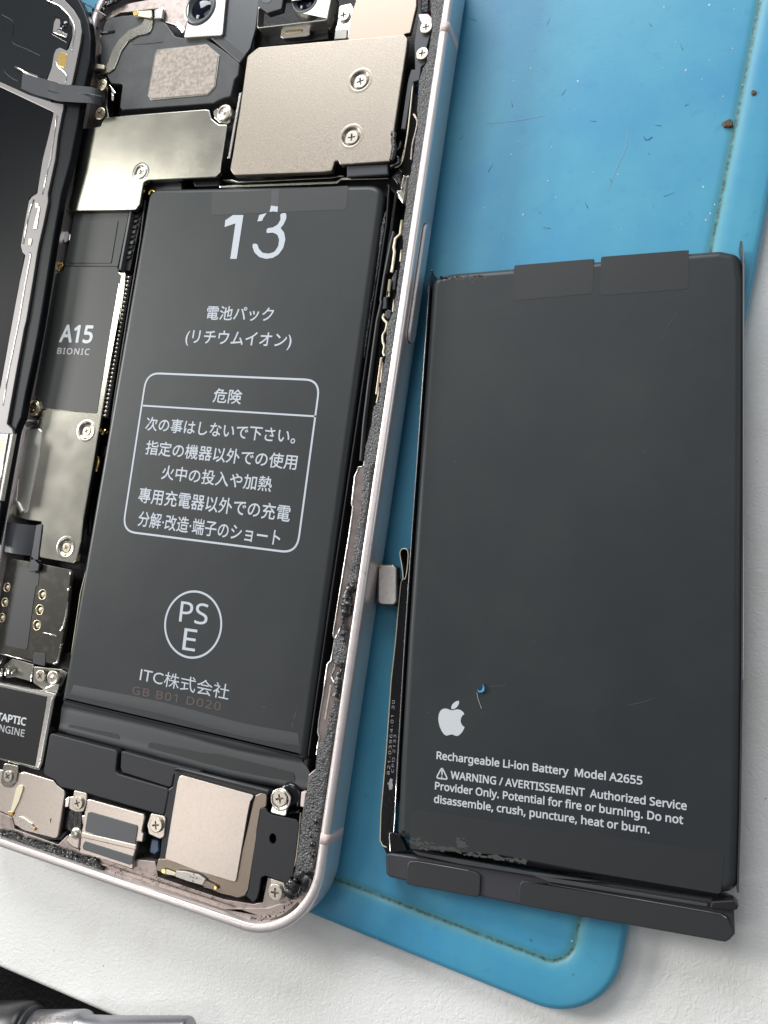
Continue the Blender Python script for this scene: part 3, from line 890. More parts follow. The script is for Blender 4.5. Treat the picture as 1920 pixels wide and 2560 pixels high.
# lower folded tape and board flap
zl = 5.1
def ramp_sheet(name, rows, mat, parent, sub=4):
    """sheet through rows of 3-D points (left to right)"""
    R_ = [spline([at(*p) for p in row], 3) for row in rows]
    n = len(R_[0]); cols = []
    V = []; F = []
    G = []
    for j in range(n):
        G.append(spline([R_[i][j] for i in range(len(R_))], sub))
    m = len(G[0])
    for i in range(m):
        for j in range(n):
            V.append(G[j][i])
    for i in range(m - 1):
        for j in range(n - 1):
            F.append((i * n + j, (i + 1) * n + j, (i + 1) * n + j + 1, i * n + j + 1))
    return link(name, newmesh(name, V, F), mat, parent, True)
top_ = [(184, 1712, zt), (400, 1754, zt), (600, 1806, zt), (745, 1833, zt)]
ramp_sheet('folded_tape', [
    [(x, y, z) for x, y, z in top_],
    [(176, 1732, zt), (400, 1780, zt), (600, 1835, zt), (749, 1860, zt)],
    [(160, 1755, 5.2), (390, 1806, 5.2), (590, 1862, 5.2), (752, 1890, 5.2)],
    [(155, 1766, 4.7), (388, 1818, 4.7), (590, 1874, 4.7), (757, 1905, 4.7)],
    [(153, 1780, 4.75), (385, 1832, 4.75), (590, 1886, 4.75), (770, 1922, 4.75)],
    [(150, 1805, 4.8), (375, 1860, 4.8), (580, 1915, 4.8), (780, 1955, 4.8)],
    [(146, 1826, 4.7), (365, 1884, 4.7), (570, 1940, 4.7), (762, 1974, 4.7)],
    [(146, 1832, 2.0), (365, 1892, 2.0), (570, 1950, 2.0), (758, 1982, 2.0)]], M['tape'], BATT)
pl('tape', tJ((690, 500), (720, 455), (1210, 555), (1240, 590), (1245, 680), (690, 545)), 4.86, .1, M['tape_d'], BATT, r=.6, bev=.03)
pl('tape', tK((1115, 520), (1130, 430), (1659, 540)) + tL((600, 350), (1370, 540), (1395, 580), (1400, 690), (1200, 660), (600, 500), (0, 385)), 4.88, .1, M['tape_d'], BATT, r=.6, bev=.03)
pl('board_end', t5((610, 1060), (680, 1080), (640, 1380), (590, 1510), (480, 1490), (490, 1280)), 4.6, 2.5, M['batt_e'], BATT, r=.5, bev=.3)

# ---- top-right: large shield over the camera side
zS = 6.2
big = [(645, 118), (800, 104), (1010, 86), (1019, 96), (1017, 118), (986, 320), (983, 355), (975, 403), (850, 412), (845, 402), (836, 404), (829, 427), (810, 430), (584, 438), (575, 423), (581, 390), (600, 270), (618, 140)]
s1 = at(900, 201, zS).xy; s2 = at(878, 341, zS).xy
prism('logic_board_shield', rnd(wp(big, zS), [1.4, 0, .9, .9, 0, 0, 0, .2, .2, .2, .2, .3, .6, 1.2, 1.0, 0, 0, .8]), zS - 1.0, zS, M['shield'], PH, bev=.18, seg=3, holes=[circ(s1, 1.75, 32), circ(s2, 1.75, 32)])
for x, y, a in ((900, 201, .3), (878, 341, .1)):
    recess(x, y, zS, 25, M['shield'], .42); screw(x + 1, y + 2, zS - .12, 16, a)
# plate above it
pl('upper_plate', tD((370, -50), (1000, -50), (1000, 60), (935, 340), (880, 350), (860, 380), (290, 420), (330, 120), (368, 20)), 5.85, .8, M['tan'], PH, r=.3, bev=.1)
pl('shield_wall', tC((405, 960), (432, 960), (310, 1645), (285, 1640)), 5.7, 3, M['steel'], PH, r=.1, bev=.1)
# bracket with screw left of that plate
pl('bracket', tC((1440, 60), (1560, 30), (1590, 90), (1545, 400), (1390, 410), (1400, 300), (1420, 250), (1430, 180)), 5.2, .6, M['steel'], PH, r=.5)
screw(859, 37, 5.6, 15, .2)
pl('clip', tC((1400, 310), (1530, 300), (1520, 400), (1390, 410)), 5.45, .5, M['shield3'], PH, r=.2)
# ---- rear cameras
def lens(x, y, z, R, rings, mat=None):
    p = at(x, y, z); R = R / 13.4
    o = lathe('lens_barrel', [(R * 1.0, z - 1.5), (R, z), (R * .9, z + .15), (R * .84, z + .1), (R * .8, z - .2), (R * .66, z - .25), (R * .62, z - .5)], (p.x, p.y), M['lensring'], PH, 40)
    q = lathe('lens', [(R * .63, z - .5), (R * .5, z - .33), (R * .3, z - .24), (.01, z - .2)], (p.x, p.y), M['lens'], o, 40)
    return o
camp = tC((620, -60), (600, 90), (588, 275), (605, 292), (1300, 212), (1318, 195), (1362, -20), (1370, -60))
pc = at(*tC((1088, -10))[0], 6.5)
prism('camera_bracket', rnd(wp(camp, 6.5), [0, 0, .3, .3, .3, .3, 0, 0]), 4.2, 6.5, M['satin'], PH, bev=.15, seg=3, holes=[circ(pc.xy, 2.65, 36)])
lens(*tC((1088, -10))[0], 6.2, 37, 3)
pl('sensor_housing', tC((600, -60), (870, -60), (845, 90), (700, 135), (640, 90), (602, 60)), 7.2, 1.2, M['black'], PH, r=.3, bev=.12)
pl('sensor_window', tC((640, -40), (740, -40), (735, 20), (690, 32), (645, 15)), 7.26, .1, M['grey_pad'], PH, r=.5, bev=.03)
pl('bracket_side', tC((1375, -60), (1395, -60), (1390, 200), (1350, 300), (1320, 290), (1345, 190)), 4.6, 2.0, M['shield3'], PH, bev=.1)
pl('connector_frame', tC((850, 275), (1140, 245), (1138, 360), (1110, 375), (860, 400), (832, 380)), 4.6, .8, M['steel'], PH, r=.4, bev=.1)
pl('connector', tC((862, 292), (1060, 272), (1055, 330), (940, 345), (880, 350)), 4.75, .3, M['cream'], PH, r=.1, bev=.04)
for k in range(7):
    pl('contact_pin', tC((880 + k * 26, 296 - k * 2.5), (893 + k * 26, 295 - k * 2.5), (890 + k * 26, 335 - k * 2.5), (877 + k * 26, 337 - k * 2.5)), 4.83, .1, M['gold'], PH, bev=.02)
pl('connector_base', tC((560, 300), (1330, 225), (1330, 400), (660, 480), (560, 490)), 3.6, 2, M['void'], PH, bev=.1)
# front camera assembly (left)
camp = tB((1128, -60), (1120, 60), (1110, 200), (1075, 382), (1095, 388), (1330, 372), (1462, 366), (1478, 350), (1516, -60))
pc = at(*tB((1245, 85))[0], 6.5)
prism('camera_bracket', rnd(wp(camp, 6.5), [0, 0, 0, .2, .3, 0, .3, .3, 0]), 4.2, 6.5, M['satin'], PH, bev=.15, seg=3, holes=[circ(pc.xy, 3.45, 40)])
lens(*tB((1245, 75))[0], 6.4, 45, 3)
pl('black_flex_sheet', tC((290, -60), (640, -60), (600, 90), (575, 300), (520, 500), (470, 570), (250, 420), (230, 370), (262, 250)), 5.9, .5, M['flex'], PH, r=.6, bev=.1, zf=lambda x, y: 0)
pl('black_flex_sheet', tC((95, 385), (250, 372), (480, 560), (415, 650), (395, 640)), 6.0, .4, M['black'], PH, r=.3, bev=.2)
# speaker body
spk = tB((262, 215), (330, 180), (440, 160), (560, 150), (640, 185), (750, 200), (830, 196), (900, 250), (985, 372), (1080, 392), (1300, 388), (1659, 640), (1640, 780), (1600, 830), (1592, 870), (1562, 1000), (1500, 1015), (1440, 1040), (1390, 1070), (430, 1140), (408, 1110), (440, 872), (320, 868), (262, 760), (205, 640), (215, 480), (200, 420), (225, 330))
pl('earpiece_speaker', spk, 5.75, 3, M['black_s'], PH, r=.5, bev=.25, seg=3)
pl('speaker_patch', tB((800, 512), (1310, 455), (1448, 572), (1405, 900), (1330, 985), (735, 1040), (700, 985), (775, 560)), 5.86, .2, M['shield3'], PH, r=.5, bev=.05)
pl('speaker_mesh_patch', tB((835, 515), (1308, 462), (1432, 570), (1392, 895), (1325, 972), (738, 1022), (712, 975), (790, 560)), 5.95, .2, M['patch'], PH, r=.5, bev=.08)
tube('moulded_line', line3(tB((540, 430), (550, 455), (700, 452), (860, 432)), 5.78), .07, M['black'], PH, 5)
tube('moulded_slot', line3(tB((215, 350), (360, 328)), 5.78), .3, M['blackg'], PH, 6, .4)
gs = tB((760, 190), (748, 280), (722, 330), (690, 352), (600, 368), (500, 425), (425, 530), (385, 640), (352, 715), (300, 752), (180, 775), (135, 745), (150, 725), (235, 712), (290, 640), (330, 520), (400, 410), (500, 312), (615, 262), (652, 232), (662, 178))
pl('ground_spring', gs, 6.0, .35, M['shield2'], PH, r=.5, bev=.12)
for pts, tip in ((tB((545, 130), (575, 115), (740, 105), (745, 185), (600, 165), (560, 155)), tB((540, 118), (600, 105), (600, 160), (560, 158))),
                 (tB((75, 650), (110, 650), (250, 672), (250, 715), (110, 700), (75, 685)), tB((62, 650), (110, 650), (128, 690), (85, 692)))):
    pl('spring_contact', pts, 6.5, .3, M['cream'], PH, r=.3, bev=.08)
    pl('contact_tip', tip, 6.62, .2, M['gold'], PH, r=.3, bev=.08)
pl('spring_block', tB((770, 100), (850, 60), (862, 90), (850, 190), (770, 190)), 6.2, .6, M['steel'], PH, r=.2)
pl('frame_lobe', tB((240, 180), (400, 60), (560, 20), (900, -40), (1120, -60), (1120, 190), (1080, 330), (980, 260), (880, 230), (850, 80), (600, 110), (420, 130), (280, 210)), 5.3, .6, M['ledge'], PH, r=.5, bev=.2)
pl('frame_lobe', tB((220, 260), (120, 440), (60, 870), (200, 900), (150, 740), (90, 640), (215, 560), (225, 500)), 5.2, .6, M['ledge'], PH, r=.4, bev=.2)
pl('spring_clip', tB((970, 210), (1010, 215), (1090, 300), (1060, 345), (985, 250)), 5.95, .4, M['steel'], PH, r=.2)
crumbs('adhesive_crumbs', tB((110, 190), (200, 90), (330, 10), (420, -40)), [14, 12, 8, 8], 200, 6.2, M['goo'], .2, .5, 21)
crumbs('adhesive_crumbs', tB((130, 200), (170, 260), (130, 370)), [12, 8, 6], 60, 6.0, M['goo'], .2, .45, 22)
tube('cut_tape', spline(line3(tB((-10, -10), (60, 40), (160, 95), (265, 160), (255, 185), (200, 230)), 7.2), 5), .12, M['blackg'], PH, 6)
# screws left of the speaker
pl('screw_seat', tB((20, 980), (60, 800), (160, 770), (270, 800), (290, 900), (280, 1100), (300, 1230), (210, 1330), (0, 1340)), 4.4, 2, M['shield3'], PH, r=.5)
screw(*tB((222, 880))[0], 6.2, 17, .4, 'screw_b'); screw(*tB((205, 1175))[0], 6.2, 17, 1.0, 'screw_b')
pl('spring_leaf', tB((290, 870), (310, 880), (370, 960), (345, 980), (300, 900)), 5.2, .3, M['steel'], PH, bev=.08)
pl('spring_leaf', tB((325, 960), (350, 990), (345, 1050), (325, 1040)), 5.0, .3, M['steel'], PH, bev=.08)

# ---- cover shield on the left
cov = tB((285, 1215), (700, 1178), (1305, 1132), (1340, 1140), (1365, 1230), (1440, 1290), (1528, 1290), (1470, 1659)) + tF((1040, 540), (990, 592), (290, 625), (242, 648), (200, 880), (160, 932), (0, 937)) + tE((712, 530), (690, 490), (735, 345), (780, 10)) + tA((790, 1335), (1040, 1310), (1065, 1250), (1100, 1215))
sc = at(352, 430, 6.0).xy
prism('connector_shield', rnd(wp(cov, 6.0), .45), 5.2, 6.0, M['shield2'], PH, bev=.16, seg=3, holes=[circ(sc, 1.42, 28)])
recess(352, 430, 6.0, 20, M['shield2'], .2); screw(353, 431, 6.0, 14.5, .5)
lathe('screw_post', [(1.55, 4.5), (1.55, 5.9), (1.45, 6.05), (1.0, 6.1), (.95, 5.95), (.5, 5.95), (.35, 6.1), (.01, 6.12)], at(559, 280, 6.1).xy, M['screw'], PH, 28)
pl('post_seat', tB((1380, 1150), (1420, 1120), (1560, 1200), (1555, 1270), (1530, 1285), (1450, 1275), (1390, 1220)), 5.7, .6, M['shield2'], PH, r=.3)
pl('shield_flange', tE((690, 300), (780, 0), (800, 0), (715, 345), (740, 380), (705, 520), (690, 500), (672, 400)) , 5.3, 2, M['cream'], PH, r=.1)
pl('side_flex', tE((500, 380), (660, 370), (700, 520), (760, 560), (690, 1000), (480, 1250), (440, 1659), (300, 1659)), 3.6, 2, M['void'], PH, bev=.1)
# strip between covers and battery (top)
pl('top_rail', x2((150, 205), (180, 203), (1085, 168), (1130, 140), (1480, 128), (1510, 150), (1125, 160), (1095, 188), (160, 222)), 4.6, .8, M['shield2'], PH, r=.1, bev=.1)
pl('top_rail', x2((185, 150), (250, 155), (300, 170), (1040, 130), (1120, 118), (1160, 130), (1110, 135), (1040, 145), (300, 182), (240, 168), (185, 162)), 4.4, .8, M['shield2'], PH, r=.1, bev=.08)
pl('black_flex_sheet', x2((1170, 45), (1500, 30), (1500, 115), (1170, 135)), 5.6, .5, M['flex'], PH, r=.2, bev=.2)
pl('black_cover', tF((240, 640), (620, 620), (640, 660), (640, 740), (300, 760), (250, 700)), 4.2, 1.5, M['black'], PH, r=.3)
tube('glossy_edge', line3(tF((350, 645), (620, 632)), 4.5), .28, M['flex'], PH, 8)
pl('black_cover', tF((740, 620), (1030, 600), (1030, 680), (780, 690)), 4.0, 1.5, M['black'], PH, r=.3)
tube('brass_lug', spline(line3(tF((300, 780), (320, 740), (345, 735), (400, 770)), 4.2), 4), .35, M['gold'], PH, 6)

# ---- right rail: black bracket with two screws
rail = tD((1015, 200), (1040, 195), (1060, 180), (1150, 260), (1150, 340), (1110, 480), (1095, 655), (1050, 690), (1030, 832), (968, 850), (955, 900), (885, 1340), (838, 1335), (905, 870), (920, 800), (945, 720), (985, 720), (975, 440))
pl('side_bracket', rail, 5.6, .8, M['flex'], PH, r=.15, bev=.12)
pl('bracket_tab', tD((1015, 150), (1040, 140), (1120, 140), (1165, 190), (1160, 260), (1100, 230), (1060, 250), (1030, 200)), 5.95, .5, M['ledge'], PH, r=.5, bev=.15)
pl('side_gasket', tD((1040, -60), (1135, -60), (1130, 135), (1035, 140)), 5.8, 1.2, M['blackg'], PH, r=.4, bev=.3)
screw(1065, 67, 6.1, 14.5, .15); screw(1055, 133, 6.1, 14.5, .1)
pl('blue_part', tD((975, 890), (1010, 890), (1008, 945), (972, 945)), 4.0, .8, M['blue'], PH, r=.1)
tube('flex_curl', spline(line3(tD((970, 1180), (1010, 1260), (990, 1380), (960, 1500), (945, 1659)), 5.3), 5), .2, M['ledge'], PH, 6)
tube('cream_edge', spline(line3(tD((965, 860), (930, 1200), (905, 1400), (870, 1590), (850, 1659)) + t1((900, 100), (860, 290), (790, 370), (720, 375)), 5.45), 4), .13, M['cream'], PH, 6)
tube('torn_tape', spline(line3(tD((740, 1385), (770, 1390), (760, 1450), (770, 1530), (760, 1600), (740, 1659)), 6.3), 4), .45, M['goo'], PH, 6, .6)
tube('torn_tape', spline(line3(t1((840, 20), (820, 110), (740, 180), (700, 290)), 6.0), 4), .16, M['goo'], PH, 6)
tube('torn_tape', spline(line3(t1((715, 250), (790, 240), (820, 310), (760, 350), (700, 380)), 5.6), 4), .35, M['blackg'], PH, 6)
tube('chamfer_glint', spline(line3(t1((890, 495), (870, 560), (850, 680)), 4.8), 4), .16, M['steel'], PH, 6)
pl('frame_pocket', t1((870, 480), (965, 480), (930, 700), (905, 850), (860, 890), (790, 780), (760, 690), (850, 680)), 4.5, 2, M['shield2'], PH, r=.3, bev=.4)
pl('frame_pocket', t1((700, 510), (820, 380), (860, 430), (850, 650), (825, 640)), 4.4, 2, M['goo'], PH, r=.4, bev=.3)
# cream flex pieces along the right edge of the battery
tube('flex_connector', line3(t1((860, 1110), (835, 1300), (765, 1365), (745, 1480), (755, 1550), (735, 1700), (712, 1830)), 5.0), .27, M['cream'], PH, 6, .7)
tube('flex_connector', line3(t1((695, 1930), (660, 2160)) + t2((945, 160), (940, 230)), 5.0), .3, M['cream'], PH, 6, .7)
tube('flex_connector', line3(t1((850, 1520), (832, 1680)), 5.3), .15, M['cream'], PH, 6)
tube('flex_connector', line3(t2((1025, 270), (1005, 440)), 5.3), .13, M['cream'], PH, 6)
tube('flex_connector', spline(line3(t2((890, 470), (870, 520), (900, 570), (925, 600), (905, 700), (870, 760), (870, 850), (890, 920), (875, 1000), (892, 1050)), 5.3), 4), .2, M['cream'], PH, 6)
tube('flex_connector', line3(t2((870, 1140), (835, 1420)), 5.2), .12, M['cream'], PH, 6)
tube('flex_connector', line3(t2((820, 1480), (805, 1600), (780, 1700)), 5.2), .12, M['cream'], PH, 6)
pl('flex_tail', t1((755, 1800), (795, 1800), (760, 2070), (720, 2080), (720, 1900)), 4.7, .8, M['flex'], PH, r=.1)
pl('flex_tail', t2((875, 240), (925, 235), (920, 395), (865, 400)), 4.7, .8, M['flex'], PH, r=.1)
pl('flex_tail', t2((905, 430), (930, 410), (985, 420), (975, 520), (940, 545), (900, 500)), 4.6, .8, M['flex'], PH, r=.1)
pl('pink_contact', t2((830, 1070), (868, 1065), (800, 1590), (762, 1580)), 5.0, .6, M['tan'], PH, r=.12)
pl('slot_liner', t4((690, 1720), (720, 1740), (640, 2212), (610, 2212)), 5.65, .4, M['ledge'], PH, bev=.1)
pl('slot_shadow', t4((665, 1450), (720, 1410), (700, 1560), (720, 1700), (680, 1720), (600, 2200), (575, 2200)) + t5((850, 700), (830, 720), (840, 600)), 5.62, .02, M['void'], PH, bev=0) if False else None
# ---- logic board: chip, A15 film
pl('board_base', tE((520, 540), (1440, 520), (1500, 640), (1350, 1659)) + tG((1060, 1480), (60, 1480)) , 3.0, 1.6, M['void'], PH, bev=.1)
pl('memory_chip', tE((772, 545), (1340, 535), (1222, 1102), (668, 1102)), 5.2, 1.5, M['chip'], PH, r=.15, bev=.08)
pl('chip_lid', tE((800, 635), (1225, 625), (1152, 1070), (718, 1068)), 5.3, .2, M['chip'], PH, r=.3, bev=.06)
pl('board_rail', tE((1342, 535), (1362, 535), (1250, 1140), (1228, 1140)), 5.3, 1.5, M['grey_pad'], PH, bev=.05)
pl('board_flex', tE((1375, 540), (1480, 535), (1345, 1150), (1270, 1140)), 4.3, 1.5, M['void'], PH, bev=.1)
rr = random.Random(4)
for k in range(9):
    f = k / 9; x0 = 1385 - 95 * f; y0 = 570 + 480 * f
    pl('board_component', tE((x0 + rr.uniform(0, 20), y0), (x0 + 55, y0 - 3), (x0 + 45, y0 + rr.uniform(20, 40)), (x0, y0 + 35)), 4.5 + rr.uniform(0, .2), .4, M['flex'] if k % 2 else M['grime'], PH, bev=.08)
film = tE((575, 1160), (660, 1160), (665, 1115), (1220, 1110), (1232, 1165), (1290, 1165), (1303, 1190), (1240, 1659)) + tG((1295, 20), (1090, 1180), (1048, 1420), (1030, 1425), (430, 1340), (415, 1260), (350, 1190), (320, 1190), (395, 780), (510, 60), (520, 20))
pl('processor_shield', film, 5.5, 1.5, M['shield2'], PH, r=.3, bev=.15)
film2 = tE((590, 1166), (665, 1160), (668, 1106), (1215, 1106), (1228, 1172), (1255, 1190), (1240, 1300)) + tG((1230, 20), (1130, 600), (1005, 1380), (980, 1385), (440, 1325), (418, 1255), (352, 1185), (330, 1185), (400, 780), (515, 60))
pl('processor_film', film2, 5.56, .1, M['chip'], PH, r=.25, bev=.03)
PF = bpy.data.objects['processor_film']
text('printed_text', 'A15', (147, 856), (229, 859), (153, 811), 5.59, M['print_w'], PF, .025)
text('printed_text', 'BIONIC', (142, 885), (223, 888), (144, 869), 5.59, M['print_g'], PF, .02, spacing=1.15)
# beaded seal between film and battery
BV, BF = lathe_geo([(.34, -.2), (.36, .1), (.24, .3), (.01, .36)], 10)
BEAD = newmesh('bead', BV, BF); BEAD.materials.append(M['screw']); BEAD.polygons.foreach_set('use_smooth', [True] * len(BEAD.polygons))
pA = at(*tE((1340, 1200))[0], 4.9); pB = at(*tG((1090, 1430))[0], 4.9)
wall('bead_rail', [pA.xy, pB.xy], 1.0, 1.2, 4.85, M['void'], PH)
for k in range(34):
    o = bpy.data.objects.new('seal_bead', BEAD); COL.objects.link(o); o.parent = PH; o.matrix_parent_inverse = PW[PH.name].inverted()
    p = pA.lerp(pB, (k + .5) / 34); o.location = p; s = random.uniform(.85, 1.15); o.scale = (1.0 * s, .95, s)
# little parts on the far left edge
pl('press_clip', tE((625, 650), (660, 680), (640, 800), (590, 935), (545, 930), (540, 860), (600, 700)), 4.6, 1, M['steel'], PH, r=.3)
pl('press_clip', tE((660, 745), (700, 735), (730, 770), (720, 835), (670, 860), (650, 800)), 5.2, 1, M['steel'], PH, r=.3)
tube('brass_lug', spline(line3(tE((590, 1130), (620, 1075), (650, 1090), (610, 1145)), 5.0), 4), .35, M['gold'], PH, 6)
crumbs('adhesive_crumbs', tE((520, 430), (590, 520), (500, 640), (480, 760)), [14, 12, 14, 10], 90, 4.4, M['goo'], .2, .5, 31)
crumbs('adhesive_crumbs', tG((400, 150), (390, 240), (370, 660), (370, 770), (170, 1450), (150, 1560)), [6, 8, 5, 5, 12, 14], 90, 4.8, M['goo'], .15, .4, 32)

# ---- middle shield with two screws
mid = tH((430, 120), (470, 95), (1000, 135), (1045, 170), (1040, 215), (1020, 330), (1010, 380), (940, 800), (860, 1250), (835, 1480)) + tI((790, 215), (760, 243), (415, 182), (402, 150), (438, -70), (440, -78)) + tH((430, 1265), (270, 1240), (150, 1205), (115, 1160), (100, 1020), (180, 690), (200, 400), (215, 300), (290, 280), (390, 250), (415, 180))
s1 = at(*tH((893, 318))[0], 5.8).xy; s2 = at(*tH((682, 1528))[0], 5.8).xy
win = rnd(wp(tH((280, 305), (400, 300), (435, 330), (400, 600), (300, 1150), (245, 1175), (170, 1060), (200, 700)), 5.8), .5)
prism('middle_shield', rnd(wp(mid, 5.8), .35), 5.0, 5.8, M['shield2'], PH, bev=.14, seg=3, holes=[circ(s1, 1.6, 28), circ(s2, 1.6, 28)])
pl('shield_window', tH((285, 310), (398, 305), (430, 335), (395, 600), (298, 1145), (245, 1168), (178, 1060), (205, 700)), 5.83, .1, M['satin'], PH, r=.5, bev=.04)
wq = [Vector((p.x, p.y, 5.84)) for p in win]
tube('pressed_edge', wq + [wq[0]], .11, M['steel'], PH, 6)
tube('rolled_edge', spline(line3(tH((245, 340), (225, 470), (190, 650), (165, 830), (120, 1010), (190, 1080), (235, 1165)), 5.85), 5), [.6] * 4 * 5 + [.5] * 11, M['satin'], PH, 10, .7)
for x, y in (tH((893, 318)) + tH((682, 1528))):
    recess(x, y, 5.8, 23, M['shield2'], .35); screw(x + 1, y + 1, 5.55, 12, .5, 'screw_b')
lathe('screw_post', [(1.55, 4.0), (1.55, 5.9), (1.3, 6.1), (.6, 6.12), (.01, 6.0)], at(*tG((340, 1320))[0], 6.1).xy, M['screw_b'], PH, 24)
screw(*tG((338, 1325))[0], 6.3, 16, .6, 'screw_b')
pl('clip', tH((270, 195), (400, 210), (390, 240), (265, 215)), 5.6, .5, M['steel'], PH, r=.1)
tube('brass_lug', spline(line3(tH((1060, 350), (1085, 320), (1100, 330)), 4.4), 4), .5, M['gold'], PH, 6)
tube('brass_lug', spline(line3(tH((985, 740), (1010, 640), (1000, 600)), 4.2), 4), .7, M['gold'], PH, 6, .6)
for pts in ((1060, 470, 1110, 580), (950, 770, 990, 940), (915, 1010, 960, 1400)):
    pl('cavity_part', tH((pts[0], pts[1]), (pts[2], pts[1] + 5), (pts[2] - 25, pts[3]), (pts[0] - 25, pts[3])), 3.8, 2, M['blackg'], PH, r=.3, bev=.3)
# black flex bend at the left, screen cable
ribbon('display_flex', [at(*p, z) for p, z in zip(tH((-60, 1250), (60, 1262), (140, 1275), (260, 1290), (370, 1300)), (5.6, 6.6, 6.9, 6.6, 6.0))],
       [at(*p, z) for p, z in zip(tH((-60, 1560), (60, 1575), (130, 1590), (230, 1605), (320, 1615)), (5.6, 6.6, 6.9, 6.6, 6.0))], .15, M['flex'], PH)
pl('flex_stiffener', tH((365, 1300), (440, 1280), (400, 1600), (395, 1659), (310, 1659), (320, 1610)) + tI((405, 250), (395, 320), (300, 330), (318, 180)), 5.95, .3, M['flex'], PH, r=.3, bev=.08)
# SIM reader shield
sim = tI((80, 185), (320, 225), (430, 245), (738, 308), (735, 350), (722, 480), (705, 640), (668, 920), (600, 1270), (560, 1290), (0, 1180), (-60, 1170), (-60, 160))
holes = []
pins = [(440, 567, 52), (412, 724, 52), (383, 885, 52), (72, 492, 46), (50, 645, 46), (18, 806, 46)]
for x, y, r in pins:
    holes.append(circ(at(*tI((x, y))[0], 5.2).xy, r / K4 / 13.6, 18))
prism('card_reader_shield', rnd(wp(sim, 5.2), .2), 4.5, 5.2, M['reader'], PH, bev=.12, holes=holes)
for x, y, r in pins:
    c = at(*tI((x, y))[0], 5.2); R = r / K4 / 13.6
    lathe('pin_collar', [(R + .06, 5.22), (R - .06, 5.3), (R - .12, 5.1), (R - .15, 4.5)], c.xy, M['screw_b'], PH, 18)
    lathe('contact_pin', [(R * .62, 4.4), (R * .6, 5.0), (R * .3, 5.25), (.01, 5.3)], (c.x + .12, c.y + .02), M['cream'], PH, 14)
pl('black_tape', tI((188, 275), (310, 290), (330, 200), (430, 205), (410, 330), (395, 470), (372, 480), (345, 640), (285, 1115), (265, 1138), (60, 1098), (50, 1080)), 5.26, .1, M['tape_d'], PH, r=.25, bev=.03)
pl('black_tape', tI((350, 1165), (460, 1180), (472, 1200), (465, 1310), (335, 1280)), 5.3, .3, M['tape_d'], PH, r=.4, bev=.06)
tube('bright_edge', line3(tI((700, 640), (690, 760), (660, 900), (630, 940)), 5.3), .22, M['steel'], PH, 6)
tube('bright_edge', line3(tI((640, 1080), (600, 1270), (560, 1285)), 5.3), .24, M['steel'], PH, 6)
tube('bright_edge', line3(tI((735, 310), (730, 355)), 5.3), .18, M['steel'], PH, 6)
tube('bright_edge', line3(tI((722, 490), (708, 520)), 5.3), .22, M['steel'], PH, 6)
tube('bright_edge', line3(tI((440, 965), (500, 970), (590, 1000)), 5.3), .16, M['steel'], PH, 6)
tube('bright_edge', line3(tI((0, 1178), (150, 1215), (340, 1262)), 5.1), .14, M['steel'], PH, 6)
pl('card_tray_stop', tI((130, 1225), (350, 1290), (330, 1470), (150, 1420), (60, 1430), (40, 1300)), 4.2, 1, M['shield3'], PH, r=.2)
tube('bright_edge', line3(tI((348, 1300), (322, 1465)), 4.4), .18, M['steel'], PH, 6)
for x, y, l in ((20, 1240, 60), (25, 1330, 130), (70, 1330, 120), (100, 1300, 140), (140, 1350, 60), (0, 1370, 60)):
    tube('spring_leaf', line3(tI((x, y), (x - 12, y + l * .6)), 4.8), .26, M['steel'], PH, 6)
pl('screw_seat', tI((350, 1310), (640, 1340), (700, 1380), (600, 1590), (460, 1560), (340, 1480)), 4.6, 1, M['shield3'], PH, r=.4)
screw(*tI((415, 1410))[0], 5.6, 15, .9)
lathe('screw_post', [(1.35, 4.0), (1.35, 5.6), (1.2, 5.8), (.95, 5.75), (.7, 5.6), (.35, 5.8), (.01, 5.85)], at(*tI((542, 1430))[0], 5.8).xy, M['screw'], PH, 24)
pl('seat_tab', tI((470, 1530), (600, 1480), (610, 1520), (590, 1585), (465, 1560)), 5.2, .6, M['steel'], PH, r=.2)
pl('corner_block', tI((630, 1180), (720, 1170), (690, 1560), (640, 1600), (600, 1590), (620, 1380)), 3.9, 2, M['void'], PH, r=.2)

# ---- vibration motor
mot = tJ((-80, 5), (0, 22), (575, 148), (548, 210), (430, 860), (400, 932), (370, 935), (-80, 812))
pl('vibration_motor', mot, 6.0, 3.5, M['steel'], PH, r=.5, bev=.45, seg=4)
pl('motor_film', tJ((-80, 50), (0, 68), (488, 172), (470, 290), (362, 895), (-80, 790)), 6.06, .1, M['motor'], PH, r=.15, bev=.03)
MF = bpy.data.objects['motor_film']
text('printed_text', 'TAPTIC', (-9, 1800), (64, 1815), (-6, 1780), 6.09, M['print_w'], MF, .03)
text('printed_text', 'ENGINE', (-14, 1826), (60, 1843), (-11, 1808), 6.09, M['print_g'], MF, .012)

# ---- bottom left plate
blp = tJ((-60, 930), (180, 935), (200, 965), (250, 952), (555, 1042), (590, 1090), (668, 1148), (672, 1185), (600, 1620), (575, 1645), (250, 1560), (150, 1500), (130, 1420), (0, 1360), (-60, 1345))
pl('speaker_plate', blp, 5.7, .8, M['champagne'], PH, r=.45, bev=.14)
pl('screw_tab', tJ((40, 860), (190, 890), (185, 950), (165, 1060), (110, 1115), (40, 1110), (5, 1060), (15, 980)), 6.0, .5, M['shield2'], PH, r=.8, bev=.1)
screw(19, 1941, 6.3, 14, .8)
pl('spring_contact', tJ((165, 1130), (200, 1085), (235, 1100), (235, 1140), (195, 1260), (140, 1370), (85, 1400), (110, 1350)), 5.95, .25, M['cream'], PH, r=.3, bev=.08)
pl('contact_tip', tJ((88, 1360), (135, 1365), (125, 1410), (85, 1410)), 6.05, .2, M['gold'], PH, r=.2, bev=.06)
